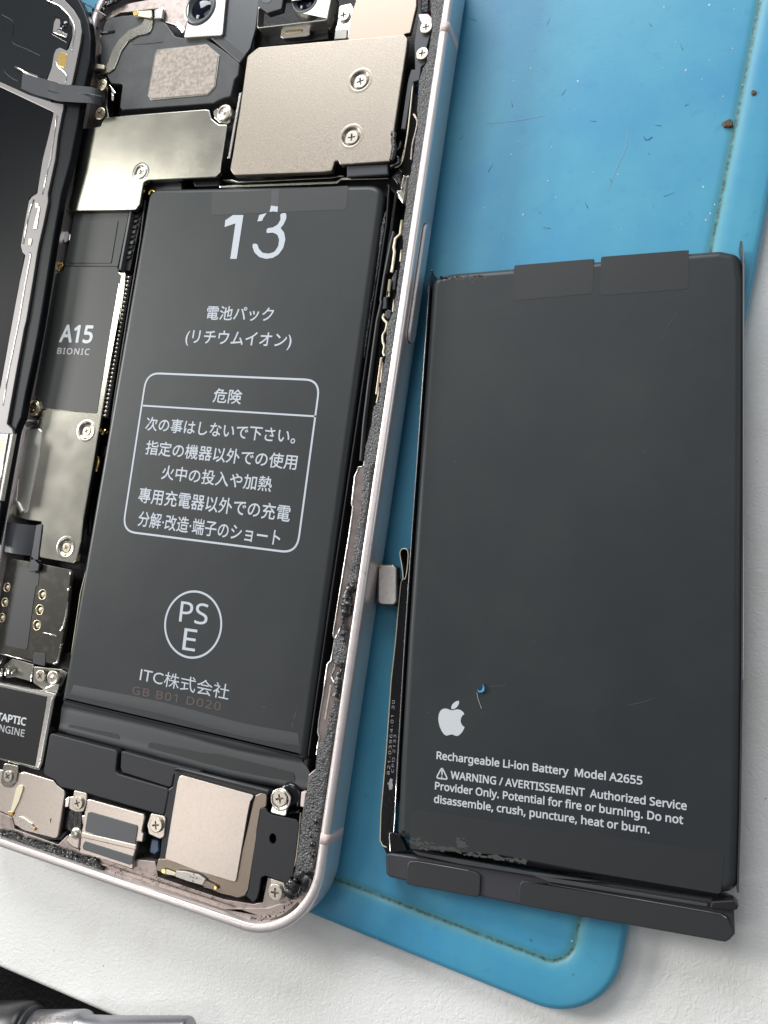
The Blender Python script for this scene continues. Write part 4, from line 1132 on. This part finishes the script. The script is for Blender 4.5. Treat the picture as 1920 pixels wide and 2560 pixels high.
pl('spring_contact', tJ((200, 1410), (240, 1430), (330, 1490), (360, 1550), (300, 1530), (190, 1470)), 5.95, .25, M['steel'], PH, r=.2, bev=.08)
pl('contact_tip', tJ((340, 1525), (365, 1535), (355, 1565), (330, 1555)), 6.05, .2, M['gold'], PH, r=.1, bev=.05)
tube('pressed_mark', line3(tJ((528, 1435), (520, 1480)), 5.7), .12, M['slot'], PH, 6)
pl('black_cover', tJ((180, 1520), (580, 1650), (640, 1600), (700, 1560), (640, 1659), (400, 1659)) + tN((440, 320), (330, 300), (180, 260)), 5.0, 1, M['black'], PH, r=.3)
# ---- black antenna modules
mA = tK((110, 352), (130, 348), (780, 520), (802, 550), (782, 740), (812, 768), (1312, 915), (1334, 945), (1285, 1195), (1180, 1172), (490, 972), (200, 900), (150, 830), (50, 782), (33, 745), (95, 385))
pl('antenna_module', mA, 5.9, 3, M['black'], PH, r=.55, bev=.2, seg=3)
mB = tK((842, 525), (1250, 640), (1659, 738), (1659, 900), (1392, 760), (1366, 890), (1340, 908), (850, 752), (832, 700))
pl('antenna_module', mB, 5.7, 3, M['black'], PH, r=.45, bev=.2, seg=3)
# ---- loudspeaker with champagne plates
spf = tL((130, 690), (160, 525), (200, 505), (1130, 742), (1140, 760), (1110, 790)) + tM((555, 300), (500, 430), (440, 1180), (380, 1130), (300, 1150)) + tL((500, 1659), (-20, 1480), (0, 1400), (40, 1000), (80, 720))
pl('speaker_frame', spf, 5.75, 3, M['black'], PH, r=.45, bev=.18)
tube('frame_ridge', line3(tL((160, 515), (200, 502), (1130, 738)), 6.0), .32, M['black'], PH, 8)
tan = tL((985, 785), (1045, 758), (1110, 770), (1098, 905), (1042, 920), (1010, 1110)) + tM((470, 600), (462, 700), (445, 780), (400, 1075), (372, 1125), (318, 1143), (180, 1110), (0, 1042)) + tN((1580, 660), (1200, 535), (1150, 520), (1172, 435))
pl('speaker_bracket', tan + tL((60, 1440), (780, 1659)), 6.0, .5, M['tan'], PH, r=.5, bev=.1)
lou = tL((228, 572), (980, 782), (935, 850), (905, 1000), (792, 1659)) + tM((290, 1015), (0, 930)) + tL((50, 1440), (180, 640), (200, 590))
pl('loudspeaker_plate', lou, 6.25, .35, M['champagne'], PH, r=.35, bev=.1)
pl('spring_block', tN((1303, 525), (1370, 530), (1470, 555), (1520, 590), (1500, 632), (1400, 605), (1300, 570)), 6.6, .35, M['plate_w'], PH, r=.12, bev=.08)
for x, y in ((1412, 568), (1436, 548), (1456, 580), (1430, 575), (1428, 600)):
    q = at(*tN((x, y))[0], 6.62); lathe('pit', [(.16, 6.61), (.1, 6.62), (.01, 6.62)], q.xy, M['slot'], PH, 8)
pl('spring_contact', tN((1200, 515), (1240, 518), (1300, 540), (1300, 562), (1215, 548)), 6.45, .25, M['cream'], PH, r=.2, bev=.06)
pl('contact_tip', tN((1195, 512), (1228, 515), (1222, 548), (1195, 540)), 6.55, .2, M['gold'], PH, r=.2, bev=.06)
pl('spring_contact', tN((1505, 590), (1600, 635), (1595, 668), (1540, 655), (1500, 632)), 6.45, .25, M['tan'], PH, r=.2, bev=.06)
pl('contact_tip', tN((1585, 635), (1606, 642), (1603, 668), (1582, 662)), 6.55, .2, M['gold'], PH, r=.2, bev=.06)
# black film with a hole, right of it
bf = tM((505, 402), (545, 398), (560, 435), (600, 455), (725, 482), (800, 498), (822, 535), (770, 960), (752, 1005), (712, 1024), (660, 1000), (585, 975), (540, 960), (505, 975), (490, 1080), (470, 1150), (438, 1180), (385, 1128), (405, 1070), (452, 700), (470, 600))
hole = [at(*tM((603 + 30 * math.cos(a), 652 + 45 * math.sin(a)))[0], 6.1).xy for a in [2 * math.pi * k / 16 for k in range(16)]]
prism('black_film', rnd(wp(bf, 6.1), .35), 5.7, 6.1, M['black'], PH, bev=.08, holes=[hole])
tube('pale_edge', line3(tM((835, 440), (818, 640), (800, 800), (782, 880)), 5.9), .1, M['cream'], PH, 6)
# screws around the loudspeaker
pl('screw_tab', tM((600, 275), (700, 235), (735, 300), (712, 470), (580, 435), (600, 380)), 6.1, .5, M['steel'], PH, r=.5, bev=.1)
screw(699, 1997, 6.5, 17.5, .35)
lathe('screw_ring', [(1.75, 6.1), (1.75, 6.3), (1.55, 6.35), (1.35, 6.2)], at(701, 1999, 6.3).xy, M['steel'], PH, 28)
lathe('rubber_boot', [(1.9, 3), (1.9, 5.0), (1.6, 5.4), (1.2, 5.5), (.01, 5.5)], at(*tM((735, 290))[0], 5.5).xy, M['blackg'], PH, 24)
pl('pale_block', tM((840, 262), (878, 270), (862, 395), (830, 385)), 5.7, 1.5, M['band'], PH, r=.2)
pl('cavity_part', tM((780, 290), (840, 270), (825, 400), (790, 390)), 5.2, 2, M['blackg'], PH, r=.4, bev=.3)
pl('cavity_part', tM((720, 440), (830, 400), (830, 450), (740, 480)), 4.2, 2, M['blackg'], PH, r=.4, bev=.3)
pl('screw_tab', tM((585, 980), (700, 1020), (705, 1060), (690, 1150), (620, 1180), (570, 1130)), 5.75, .5, M['champagne'], PH, r=.5, bev=.1)
screw(*tM((622, 1100))[0], 6.2, 17.5, .15)
pl('screw_tab', tK((350, 935), (488, 968), (480, 1080), (445, 1160), (370, 1160), (300, 1130), (305, 1000), (345, 1005)), 6.0, .5, M['champagne'], PH, r=.5, bev=.1)
screw(193, 2008, 6.45, 15, .5)
pl('bracket_ear', tK((262, 1030), (300, 998), (310, 1010), (295, 1110), (255, 1115)), 6.1, .6, M['steel'], PH, r=.1)
pl('screw_tab', tK((1150, 1175), (1290, 1205), (1302, 1230), (1285, 1420), (1240, 1440), (1130, 1390), (1110, 1300)), 6.0, .5, M['champagne'], PH, r=.5, bev=.1)
screw(389, 2063, 6.45, 17, .3)
# ---- charging port bracket
pl('port_bracket', tK((490, 1035), (520, 1030), (1078, 1185), (1085, 1215), (1055, 1370), (1075, 1390), (1060, 1475), (1005, 1465), (985, 1570), (960, 1659)) + tN((985, 512), (590, 385), (600, 250), (612, 195), (625, 95)), 5.95, .8, M['champagne'], PH, r=.25, bev=.15)
pl('port_lip', tK((440, 1370), (1000, 1500), (995, 1560), (420, 1425)), 6.2, .4, M['champagne'], PH, r=.2, bev=.18)
pl('foam_patch', tK((495, 1165), (530, 1163), (1000, 1300), (1012, 1320), (985, 1500), (965, 1512), (470, 1365), (468, 1330)), 6.1, .2, M['grey_pad'], PH, r=.3, bev=.06)
pl('foam_patch', tN((625, 305), (985, 418), (980, 470), (960, 482), (620, 370), (608, 350)), 6.1, .2, M['grey_pad'], PH, r=.35, bev=.06)
pl('port_bracket_ear', tK((430, 1200), (490, 1190), (465, 1300), (440, 1290)), 5.5, .5, M['champagne'], PH, r=.2)
pl('port_side', tK((300, 1385), (420, 1400), (405, 1560), (330, 1530), (270, 1470)), 5.3, 1, M['champagne'], PH, r=.5, bev=.3)
lathe('port_screw', [(1.1, 4.4), (1.1, 5.2), (.9, 5.5), (.3, 5.6), (.01, 5.6)], at(*tK((365, 1385))[0], 5.5).xy, M['screw'], PH, 20)
pl('blue_part', tK((1150, 1440), (1235, 1460), (1240, 1570), (1190, 1610), (1125, 1580)), 4.8, 1, M['blue_d'], PH, r=.4, bev=.3)
pl('dark_pocket', tK((250, 1130), (440, 1160), (430, 1400), (330, 1380), (240, 1330)), 4.6, 1, M['blackg'], PH, r=.3, bev=.2)

# ================================================================== DISPLAY, folded open to the left
DSP = None
ZD = 8.6
glass = tA((560, -400), (700, -200), (830, 0), (880, 100), (925, 230), (945, 400), (935, 620), (870, 920), (800, 1320), (735, 1659)) + tE((640, 350), (560, 800), (500, 1180), (430, 1620)) + tG((390, 600), (330, 900), (270, 1180), (225, 1430), (190, 1500), (150, 1620)) + tH((20, 1100), (-60, 1500), (-900, 1300), (-900, -4000))
DSP = prism('display_assembly', wp(glass, ZD), ZD - 1.4, ZD, M['panel'], PH, bev=.35, seg=3)
DSP['label'] = 'display folded open to the left, its black back and pale bracket up'
def dpl(name, pts, z, th, mat, **k):
    return pl(name, pts, z, th, mat, DSP, **k)
# back plate (darker area) framed by the pale bracket
dpl('display_backplate', tA((-900, 460), (0, 880), (540, 1150), (575, 1180), (560, 1300), (455, 1659)) + tE((375, 350), (305, 395), (215, 880), (255, 980), (130, 1659)) + tG((0, 1130), (-900, 900)), ZD + .25, .3, M['panel2'], bev=.08)
# upper film with embossed lines
dpl('display_back_film', tA((-900, -400), (300, -400), (480, -10), (600, 60), (705, 165), (748, 260), (745, 380), (715, 450), (690, 518), (600, 500), (560, 560), (535, 700), (480, 820), (540, 1010), (520, 1130), (0, 860), (-900, 430)), ZD + .22, .2, M['panel'], r=.3, bev=.06)
tube('embossed_line', spline(line3(tA((0, 145), (110, 200), (140, 260), (130, 420), (170, 465), (300, 520), (440, 590)), ZD + .2), 4), .1, M['panel'], DSP, 5)
tube('embossed_line', spline(line3(tA((40, 690), (50, 740), (110, 800), (200, 850)), ZD + .2), 4), .12, M['panel'], DSP, 5)
br = tA((480, -60), (520, 0), (610, 55), (705, 160), (752, 260), (750, 380), (712, 500), (690, 525), (620, 492), (580, 508), (558, 560), (535, 700), (490, 825), (640, 1000), (600, 1070), (650, 1085), (655, 1130), (642, 1180), (600, 1400), (570, 1659)) + tE((495, 350), (497, 430), (450, 660), (400, 880), (385, 960), (340, 1250), (272, 1659)) + tG((250, 500), (150, 1050), (70, 1500)) + \
     tH((100, 270), (130, 310), (140, 345), (70, 350), (-60, 340), (-60, -200)) + tG((-60, 1300), (0, 1130), (130, 410), (200, 0)) + tE((205, 1250), (262, 985), (232, 955), (215, 885), (270, 570), (300, 420), (330, 380), (385, 345), (440, 0)) + tA((505, 1400), (550, 1200), (560, 1155), (530, 1120), (0, 900), (-300, 760), (-300, 700), (0, 848), (520, 1080), (600, 1060), (720, 870), (790, 650), (830, 450), (846, 330), (830, 220), (762, 100), (640, -20), (600, -60))
# the bracket is built in three stretches
dpl('display_bracket', tA((470, -60), (600, 55), (705, 160), (752, 260), (750, 380), (712, 500), (690, 525), (620, 492), (582, 508), (558, 560), (535, 700), (488, 825), (640, 880), (742, 880), (790, 650), (830, 450), (846, 330), (830, 220), (762, 100), (640, -30), (600, -60)), ZD + .5, .5, M['bracket'], r=.3, bev=.1)
dpl('display_bracket', tA((-300, 700), (0, 848), (300, 985), (540, 1060), (660, 1080), (655, 1130), (642, 1180), (600, 1400), (570, 1659)) + tE((495, 350), (497, 430), (450, 660), (400, 880), (385, 960), (340, 1250), (272, 1659)) + tG((250, 500), (150, 1050), (70, 1500)) + tH((68, 245), (120, 295), (142, 345), (70, 350), (-60, 340), (-60, 0)) + tG((0, 1130), (130, 410)) + tE((205, 1250), (262, 985), (232, 955), (215, 885), (270, 570), (300, 420), (330, 380), (385, 345), (440, 0)) + tA((505, 1400), (550, 1200), (555, 1165), (530, 1150), (0, 900), (-300, 760)), ZD + .5, .5, M['bracket'], r=.25, bev=.1)
tube('bracket_ridge', spline(line3(tA((480, 0), (600, 50), (700, 140), (765, 250), (775, 350), (755, 450), (748, 530)), ZD + .5), 4), .13, M['steel'], DSP, 6)
tube('bracket_ridge', line3(tA((590, 1200), (575, 1330), (540, 1540), (525, 1659)) + tE((500, 80), (440, 360)), ZD + .5), .13, M['steel'], DSP, 6)
tube('bracket_ridge', line3(tE((310, 960), (320, 990), (260, 1300), (200, 1659)) + tG((90, 950), (30, 1300)), ZD + .5), .12, M['steel'], DSP, 6)
tube('bracket_ridge', spline(line3(tA((585, 640), (600, 690), (660, 740), (690, 790), (680, 860)), ZD + .5), 4), .12, M['steel'], DSP, 6)
dpl('gold_contact', tA((605, 550), (640, 540), (692, 560), (688, 660), (668, 705), (600, 680), (588, 640)), ZD + .55, .1, M['gold'], r=.5, bev=.03)
# slot and contacts on the bracket's wide part
dpl('bracket_slot', tE((400, 475), (412, 500), (378, 715), (342, 718)), ZD + .62, .15, M['steel'], bev=.04)
dpl('bracket_slot', tE((365, 440), (400, 455), (395, 500), (365, 490)), ZD + .62, .15, M['cream'], r=.1, bev=.04)
dpl('bracket_slot', tE((300, 810), (330, 820), (320, 880), (290, 880)), ZD + .62, .15, M['cream'], r=.1, bev=.04)
tube('bright_edge', line3(tE((350, 410), (300, 560), (240, 870)), ZD + .5), .16, M['steel'], DSP, 6)
# little sensor and window
dpl('sensor_recess', tA((560, 150), (720, 215), (745, 270), (705, 450), (530, 350)), ZD + .26, .1, M['blackg'], r=.4, bev=.04)
dpl('sensor_glass', tA((580, 190), (620, 200), (630, 300), (600, 300), (545, 340), (560, 230)), ZD + .34, .1, M['bracket'], r=.2, bev=.04)
dpl('sensor_glass', tA((545, 330), (600, 305), (695, 350), (690, 388), (600, 355)), ZD + .36, .1, M['steel'], r=.2, bev=.04)
lathe('sensor_lens', [(.95, ZD + .3), (.8, ZD + .42), (.01, ZD + .45)], at(*tA((655, 255))[0], ZD + .4).xy, M['lens'], DSP, 20)
tube('pull_wire', line3(tA((160, 695), (260, 748), (400, 795)), ZD + .55), .22, M['steel'], DSP, 6)
# cable from the display into the phone
ribbon('display_flex', [at(*p, z) for p, z in zip(tA((235, 750), (380, 795), (500, 830), (600, 868), (760, 885), (960, 905), (1060, 940), (1085, 985)), (8.95, 9.1, 9.4, 9.9, 10.1, 9.6, 8.2, 6.4))],
       [at(*p, z) for p, z in zip(tA((220, 915), (350, 975), (500, 1018), (600, 1045), (750, 1058), (940, 1070), (1050, 1095), (1075, 1120)), (8.95, 9.1, 9.4, 9.9, 10.1, 9.6, 8.2, 6.4))], .14, M['flex'], PH)
tube('flex_fold', line3(tA((500, 940), (600, 955), (940, 975), (1060, 1000)), 9.95), .09, M['flex'], PH, 6)
# bright connector at the left edge
dpl('display_connector', tH((-60, 340), (75, 345), (140, 345), (10, 1045), (-60, 1050)), ZD + .9, .8, M['steel'], r=.1, bev=.15)
tube('connector_rib', line3(tH((95, 350), (30, 700), (-20, 990)), ZD + .92), .16, M['shield2'], DSP, 6)
for k in range(5):
    dpl('contact_pin', tH((5 - k * 2, 380 + k * 32), (40 - k * 2, 376 + k * 32), (38 - k * 2, 394 + k * 32), (2 - k * 2, 398 + k * 32)), ZD + .95, .1, M['gold'], bev=.03)

# ================================================================== LOOSE BATTERY
LB = thing('loose_battery', 'loose black phone battery with fruit logo lying right of the phone on the mat edge', 'battery', (20, 55, 0))
ZL = 4.0
def lp_(name, pts, z, th, mat, parent=None, **k):
    return pl(name, pts, z, th, mat, parent or LB, **k)
cellp = [(1078, 694), (1130, 680), (1290, 666), (1500, 648), (1700, 630), (1800, 622), (1852, 632), (1862, 700), (1862, 900), (1861, 1200), (1858, 1600), (1853, 2000), (1846, 2240), (1700, 2225), (1400, 2178), (1180, 2136), (1010, 2100), (990, 2090), (998, 1900), (1016, 1600), (1036, 1300), (1053, 1050), (1068, 850)]
cw = rnd(wp(cellp, ZL), [1.6, 1, 0, 0, 0, 1, 2.2] + [0] * 5 + [2.5, 0, 0, 0, 1, 2.0] + [0] * 5, 7)
CELL = prism('cell', cw, 0, ZL, M['batt'], LB, bev=1.25, seg=6)
for f in CELL.data.polygons: f.use_smooth = len(f.vertices) == 4
zc = ZL + .03
# side films: thin upright dark strips along both long sides
wall('side_film', [p.xy for p in line3([(1081, 682), (1074, 705), (1064, 850), (1050, 1050), (1032, 1300), (1011, 1620), (994, 1920), (988, 2010)], 3.7)], .16, .2, 3.7, M['flex'], LB)
tube('film_edge', line3([(1073, 715), (1063, 860), (1049, 1060), (1031, 1310), (1010, 1630), (993, 1920), (986, 2060)], 3.75), .075, M['steel'], LB, 6)
tube('film_tip', spline(line3(u1((165, 600), (172, 520), (190, 460), (205, 430), (190, 422)), 3.7), 4), .16, M['blackg'], LB, 6)
wall('side_film', [p.xy for p in line3(u2((1418, 185), (1430, 250), (1440, 330), (1438, 700), (1440, 1659)) + [(1857, 1300), (1855, 1700), (1850, 2050), (1846, 2180), (1845, 2232)], 3.7)], .22, .2, 3.7, M['flex'], LB)
tube('film_edge', line3(u2((1424, 190), (1440, 260), (1447, 400), (1446, 900), (1447, 1659)) + [(1860, 1300), (1858, 1700)], 3.72), .07, M['bracket'], LB, 6)
# textured tapes over the top edge
lp_('tape', u1((882, 385), (888, 376), (1540, 322), (1532, 600), (1500, 612), (900, 668), (870, 650), (875, 450)), zc, .02, M['tape_t'], r=.5, bev=0)
lp_('tape', u2((185, 325), (960, 265), (960, 590), (930, 610), (210, 665), (178, 640)), zc, .02, M['tape_t'], r=.5, bev=0)
lp_('tape_end', u1((888, 372), (1540, 318), (1540, 345), (888, 400)), 3.8, 2.8, M['batt_e'], bev=.3)
lp_('tape_end', u2((185, 318), (960, 260), (960, 290), (185, 348)), 3.8, 2.8, M['batt_e'], bev=.3)
# lower tape
lp_('tape', u4((375, 1110), (430, 1080), (1659, 1270)) + u5((300, 400), (1330, 560), (1300, 860), (300, 690)) + u4((1100, 1450), (345, 1400), (350, 1150)), zc, .02, M['tape_d'], r=.5, bev=0)
# dried glue along the bottom edge
VV = []; FF = []
rg = random.Random(9)
for x0, x1, y0, h in ((345, 540, 1345, 60), (540, 760, 1385, 22), (745, 810, 1360, 70), (800, 1080, 1440, 30), (1080, 1300, 1480, 25)):
    for _ in range(36):
        x = rg.uniform(x0, x1); y = y0 + (x - x0) * .12 + rg.gauss(0, h / 3.2)
        q = at(*u4((x, y))[0], zc); r = rg.uniform(.06, .28)
        pts = [Vector((q.x + r * 2.4 * rg.uniform(.4, 1) * math.cos(a), q.y + r * rg.uniform(.4, 1) * math.sin(a))) for a in (0, 1, 2.1, 3.1, 4.2, 5.2)]
        V, F = prism_geo(pts, zc - .01, zc + rg.uniform(.01, .05), .004, 1); b = len(VV); VV += V; FF += [tuple(b + k for k in f) for f in F]
o = link('glue_residue', newmesh('glue_residue', VV, FF), M['scuff'], LB); o['kind'] = 'stuff'
VV = []; FF = []
for _ in range(70):
    x = rg.uniform(270, 640); y = 470 - (x - 270) * .04 + abs(rg.gauss(0, 14)) * (1 if rg.random() < .7 else 2.5)
    q = at(*u1((x, y))[0], zc - .0); r = rg.uniform(.05, .22)
    pts = [Vector((q.x + r * 1.7 * rg.uniform(.4, 1) * math.cos(a), q.y + r * rg.uniform(.4, 1) * math.sin(a))) for a in (0, 1, 2.1, 3.1, 4.2, 5.2)]
    V, F = prism_geo(pts, zc - .2, zc - .0, .004, 1); b = len(VV); VV += V; FF += [tuple(b + k for k in f) for f in F]
for x, y in ((1230, 1200), (1580, 1210), (1300, 1440), (1500, 1500), (1125, 1340), (1056, 1411), (1260, 1680), (1650, 1215), (1180, 1700), (1080, 1550), (1500, 1660), (1400, 1840), (1780, 675), (1552, 816), (1724, 864), (1530, 1380)):
    q = at(x, y, zc); r = rg.uniform(.05, .13)
    V, F = prism_geo(circ(q.xy, r, 6), zc - .02, zc + .03, .01, 1); b = len(VV); VV += V; FF += [tuple(b + k for k in f) for f in F]
o = link('dust', newmesh('dust', VV, FF), M['scuff'], LB); o['kind'] = 'stuff'
# faint handling scratches
for pts in (u2((735, 1050), (770, 960), (820, 870), (900, 790)), u6((1230, 150), (1330, 130), (1375, 108)), u6((400, 42), (450, 36), (505, 34), (506, 10))):
    tube('scratch', spline(line3(pts, zc - .022), 4), .03, M['scratch'], LB, 4)
# lettering
def ltext(body, BL, BR, TL, off=.022, **k):
    return text('printed_text', body, BL, BR, TL, zc + .012, M['print_w'], LB, off, cap=True, **k)
ltext('Rechargeable Li-ion Battery  Model A2655', (1091, 1897), (1606, 1961.5), (1094, 1879))
ltext('WARNING / AVERTISSEMENT  Authorized Service', (1126, 1946), (1717, 2025), (1129, 1928))
ltext('Provider Only. Potential for fire or burning. Do not', (1087, 1973), (1708, 2060), (1090, 1955))
ltext('disassemble, crush, puncture, heat or burn.', (1084.6, 2006), (1624, 2084), (1088, 1988))
tri = rnd(wp(u6((130, 508), (90, 584), (171, 594)), zc + .012), .35, 4)
ring_outline('warning_triangle', tri, .2, zc + .012, M['print_w'], LB)
flat('warning_mark', u6((126, 533), (135, 534), (133, 566), (127, 565)), zc + .012, M['print_w'], LB)
flat('warning_mark', u6((126, 571), (133, 572), (132, 580), (125, 579)), zc + .012, M['print_w'], LB)
body = u4((700, 252), (722, 246), (745, 243), (768, 249), (788, 264), (799, 282), (782, 297), (772, 315), (768, 338), (772, 358), (784, 378), (801, 391), (793, 412), (778, 436), (760, 455), (738, 465), (718, 460), (700, 452), (682, 453), (665, 459), (648, 461), (630, 450), (612, 425), (596, 390), (586, 350), (583, 318), (588, 282), (600, 256), (618, 241), (640, 236), (662, 240), (682, 249))
flat('logo_body', body, zc + .012, M['print_w'], LB)
flat('logo_leaf', u4((692, 242), (690, 225), (698, 205), (715, 186), (735, 175), (754, 172), (756, 190), (748, 210), (732, 230), (712, 241)), zc + .012, M['print_w'], LB)
# board flap below the cell
lp_('board_flap', u7((175, 512), (210, 508), (300, 520), (1659, 735)) + u5((0, 720), (1250, 900), (1405, 960), (1412, 1165), (1375, 1205), (1340, 1222), (0, 980)) + u7((1095, 865), (325, 700), (240, 682), (200, 672), (178, 650)), 2.6, 2.2, M['pcb_t'], r=.5, bev=.35, seg=4)
lp_('flap_valley', u7((215, 440), (350, 490), (1659, 690)) + u5((0, 720), (1200, 905), (1400, 930), (1410, 900), (1200, 800), (0, 640)), 1.6, 1.2, M['blackg'], bev=.1)
lp_('flap_ledge', u7((360, 492), (800, 568), (1200, 640), (1659, 705)) + u5((0, 735), (900, 885), (1205, 935), (1205, 960), (0, 770)) + u7((1200, 665), (700, 585), (400, 520)), 3.2, .6, M['tape'], bev=.12)
lp_('flap_corner', u5((1235, 915), (1400, 905), (1440, 945), (1430, 975), (1395, 990), (1215, 970)), 3.5, 2.0, M['batt_e'], r=.3, bev=.2)
lp_('foam_pad', u7((325, 600), (345, 565), (400, 562), (800, 635), (835, 660), (828, 795), (808, 812), (322, 722), (318, 700)), 2.95, 1.2, M['pad'], r=.6, bev=.15)
lp_('foam_pad', u7((1105, 715), (1130, 695), (1659, 785)) + u5((0, 785), (700, 905), (1310, 1010), (1355, 1040), (1400, 1165), (1370, 1205), (1338, 1224), (0, 985)) + u7((1095, 862), (1095, 780)), 2.95, 1.5, M['pad'], r=.6, bev=.15)
tube('pad_edge', line3(u5((0, 785), (700, 905), (1300, 1010), (1345, 1040)), 2.98), .07, M['bracket'], LB, 6)
tube('pad_edge', line3(u7((332, 585), (345, 567), (400, 564), (750, 626)), 2.98), .06, M['bracket'], LB, 6)
# flex board along the left side
lp_('flex_board', u3((440, 615), (500, 560), (535, 560), (455, 1659)) + u4((290, 0), (260, 520), (230, 1100), (215, 1265), (180, 1270), (190, 1400), (155, 1445), (120, 1372), (98, 1330), (105, 1100), (150, 600), (190, 0)), 1.6, .5, M['blackg'], r=.05, bev=.05)
tube('board_edge', line3(u3((445, 612), (425, 650), (400, 900), (365, 1300), (325, 1659)) + u4((152, 600), (108, 1100), (100, 1330), (122, 1375), (155, 1388)), 1.64), .1, M['cream'], LB, 6)
lp_('board_side_wrap', u4((225, 1270), (262, 1280), (330, 1420), (150, 1440), (172, 1262)), 2.2, 1.2, M['blackg'], r=.1, bev=.1)
tube('board_edge', line3(u4((215, 1265), (178, 1272), (184, 1420)), 2.3), .09, M['steel'], LB, 6)
tube('board_edge', line3(u4((296, 0), (262, 520), (240, 900), (212, 1262)), 3.3), .07, M['steel'], LB, 6)
text('printed_text', '821-03964-01 30', (974, 1937), (987.5, 1751), (967, 1936), 1.63, M['print_g'], LB, .0, spacing=1.25)
text('printed_text', 'CPO 2133', (984, 1932), (990.5, 1837), (978, 1931), 1.63, M['print_g'], LB, .0, spacing=1.25)
flat('small_logo', u4((172, 870), (178, 828), (190, 815), (205, 825), (200, 850), (206, 872), (200, 905), (182, 913), (173, 900)), 1.63, M['print_g'], LB)
flat('small_logo', u4((162, 850), (172, 852), (172, 866), (162, 866)), 1.63, M['print_g'], LB)
# teardrop loop of flex, standing upright
lo = spline([at(x, y, 3.0) for x, y in u3((436, 625), (446, 600), (438, 500), (420, 400), (414, 340), (432, 305), (460, 297), (488, 308), (500, 350), (496, 440), (484, 540), (470, 605), (455, 615))], 5)
wall('flex_loop', [p.xy for p in lo], .14, .4, 3.0, M['blackg'], LB)
tube('board_edge', lo, .085, M['cream'], LB, 6)
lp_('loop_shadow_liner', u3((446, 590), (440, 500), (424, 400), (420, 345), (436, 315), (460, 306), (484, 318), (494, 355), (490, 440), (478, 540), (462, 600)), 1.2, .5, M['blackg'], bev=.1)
lp_('connector_tail', u3((380, 600), (440, 612), (420, 700), (398, 900), (350, 890), (365, 640)), 1.4, .8, M['blackg'], bev=.1)
lp_('connector_body', u3((178, 500), (200, 465), (350, 468), (378, 490), (380, 850), (350, 895), (205, 890), (170, 860)), 2.5, 1.8, M['pcb_t'], r=.6, bev=.2)
lp_('connector_rim', u3((190, 490), (205, 464), (340, 466), (360, 482), (200, 490)), 2.7, .5, M['gold'], r=.3, bev=.1)
lp_('connector_plate', u3((195, 480), (345, 476), (372, 500), (370, 850), (345, 874), (220, 872), (192, 845)), 3.0, .6, M['plate_w'], r=.8, bev=.1)

# blue shaving lying on the battery
cv = u4((905, 75), (922, 92), (942, 88), (952, 65), (950, 32), (966, 60), (968, 88), (948, 106), (915, 104))
o = prism('shaving', wp(cv, zc + .35), zc + .01, zc + .35, M['cyan'], None, bev=.08)
tag(o, 'curled blue plastic shaving on the loose battery above the logo', 'shaving')
o = tube('hair', spline(line3(u4((903, 100), (915, 160), (942, 235)), zc + .05), 5), .045, M['print_g'], None, 5)
tag(o, 'fine pale hair hanging from the blue shaving on the loose battery', 'hair')

# ================================================================== TOOL at the lower left
TL_ = thing('screwdriver', 'steel precision tool with black handle lying at the lower left corner', 'tool', at(60, 2600, 0))
zt_ = 1.5
xT = T(0, 2400, 2.9625)
a0 = at(*xT((-300, 535))[0], zt_); a1 = at(*xT((1395, 535))[0], zt_)
ax = (a1 - a0).normalized(); L_ = (a1 - a0).length
def tool(name, prof, mat, n=40):
    V = []; F = []
    s = ax.cross(Vector((0, 0, 1))).normalized(); u = s.cross(ax)
    for t, r in prof:
        c = a0 + ax * t
        for k in range(n):
            a = 2 * math.pi * k / n
            V.append(c + s * r * math.cos(a) + u * r * math.sin(a))
    for i in range(len(prof) - 1):
        for k in range(n):
            l = (k + 1) % n
            F.append((i * n + k, i * n + l, (i + 1) * n + l, (i + 1) * n + k))
    F.append(tuple(range(n))); F.append(tuple((len(prof) - 1) * n + k for k in range(n))[::-1])
    me = newmesh(name, V, F)
    bm = bmesh.new(); bm.from_mesh(me); bmesh.ops.recalc_face_normals(bm, faces=bm.faces[:]); bm.to_mesh(me); bm.free()
    return link(name, me, mat, TL_, True)
def tpx(x): return (at(*xT((x, 535))[0], zt_) - a0).dot(ax)
tool('handle', [(-20, 5.0), (tpx(140), 5.0), (tpx(200), 4.95), (tpx(226), 4.7), (tpx(240), 4.1), (tpx(244), 3.4)], M['handle'])
tool('collar', [(tpx(190), 3.9), (tpx(245), 4.25), (tpx(256), 4.1), (tpx(262), 3.4)], M['black'])
SHAFT = tool('shaft', [(tpx(180), 3.5), (tpx(600), 3.5), (tpx(622), 3.35), (tpx(640), 3.0), (tpx(660), 2.65), (tpx(800), 2.5), (tpx(1380), 2.4), (tpx(1400), 2.25), (tpx(1412), 1.8)], M['chrome'])
o = text('engraving', 'A115410327', (180, 2550), (75, 2550), (180, 2562), 4.4, M['slot'], SHAFT, .0)
for v in o.data.vertices:           # wrap the lettering round the shaft
    w_ = v.co - a0; dd = (w_ - ax * w_.dot(ax)); dd.z = 0
    v.co.z = a0.z + math.sqrt(max(.1, 3.52 ** 2 - dd.length ** 2))
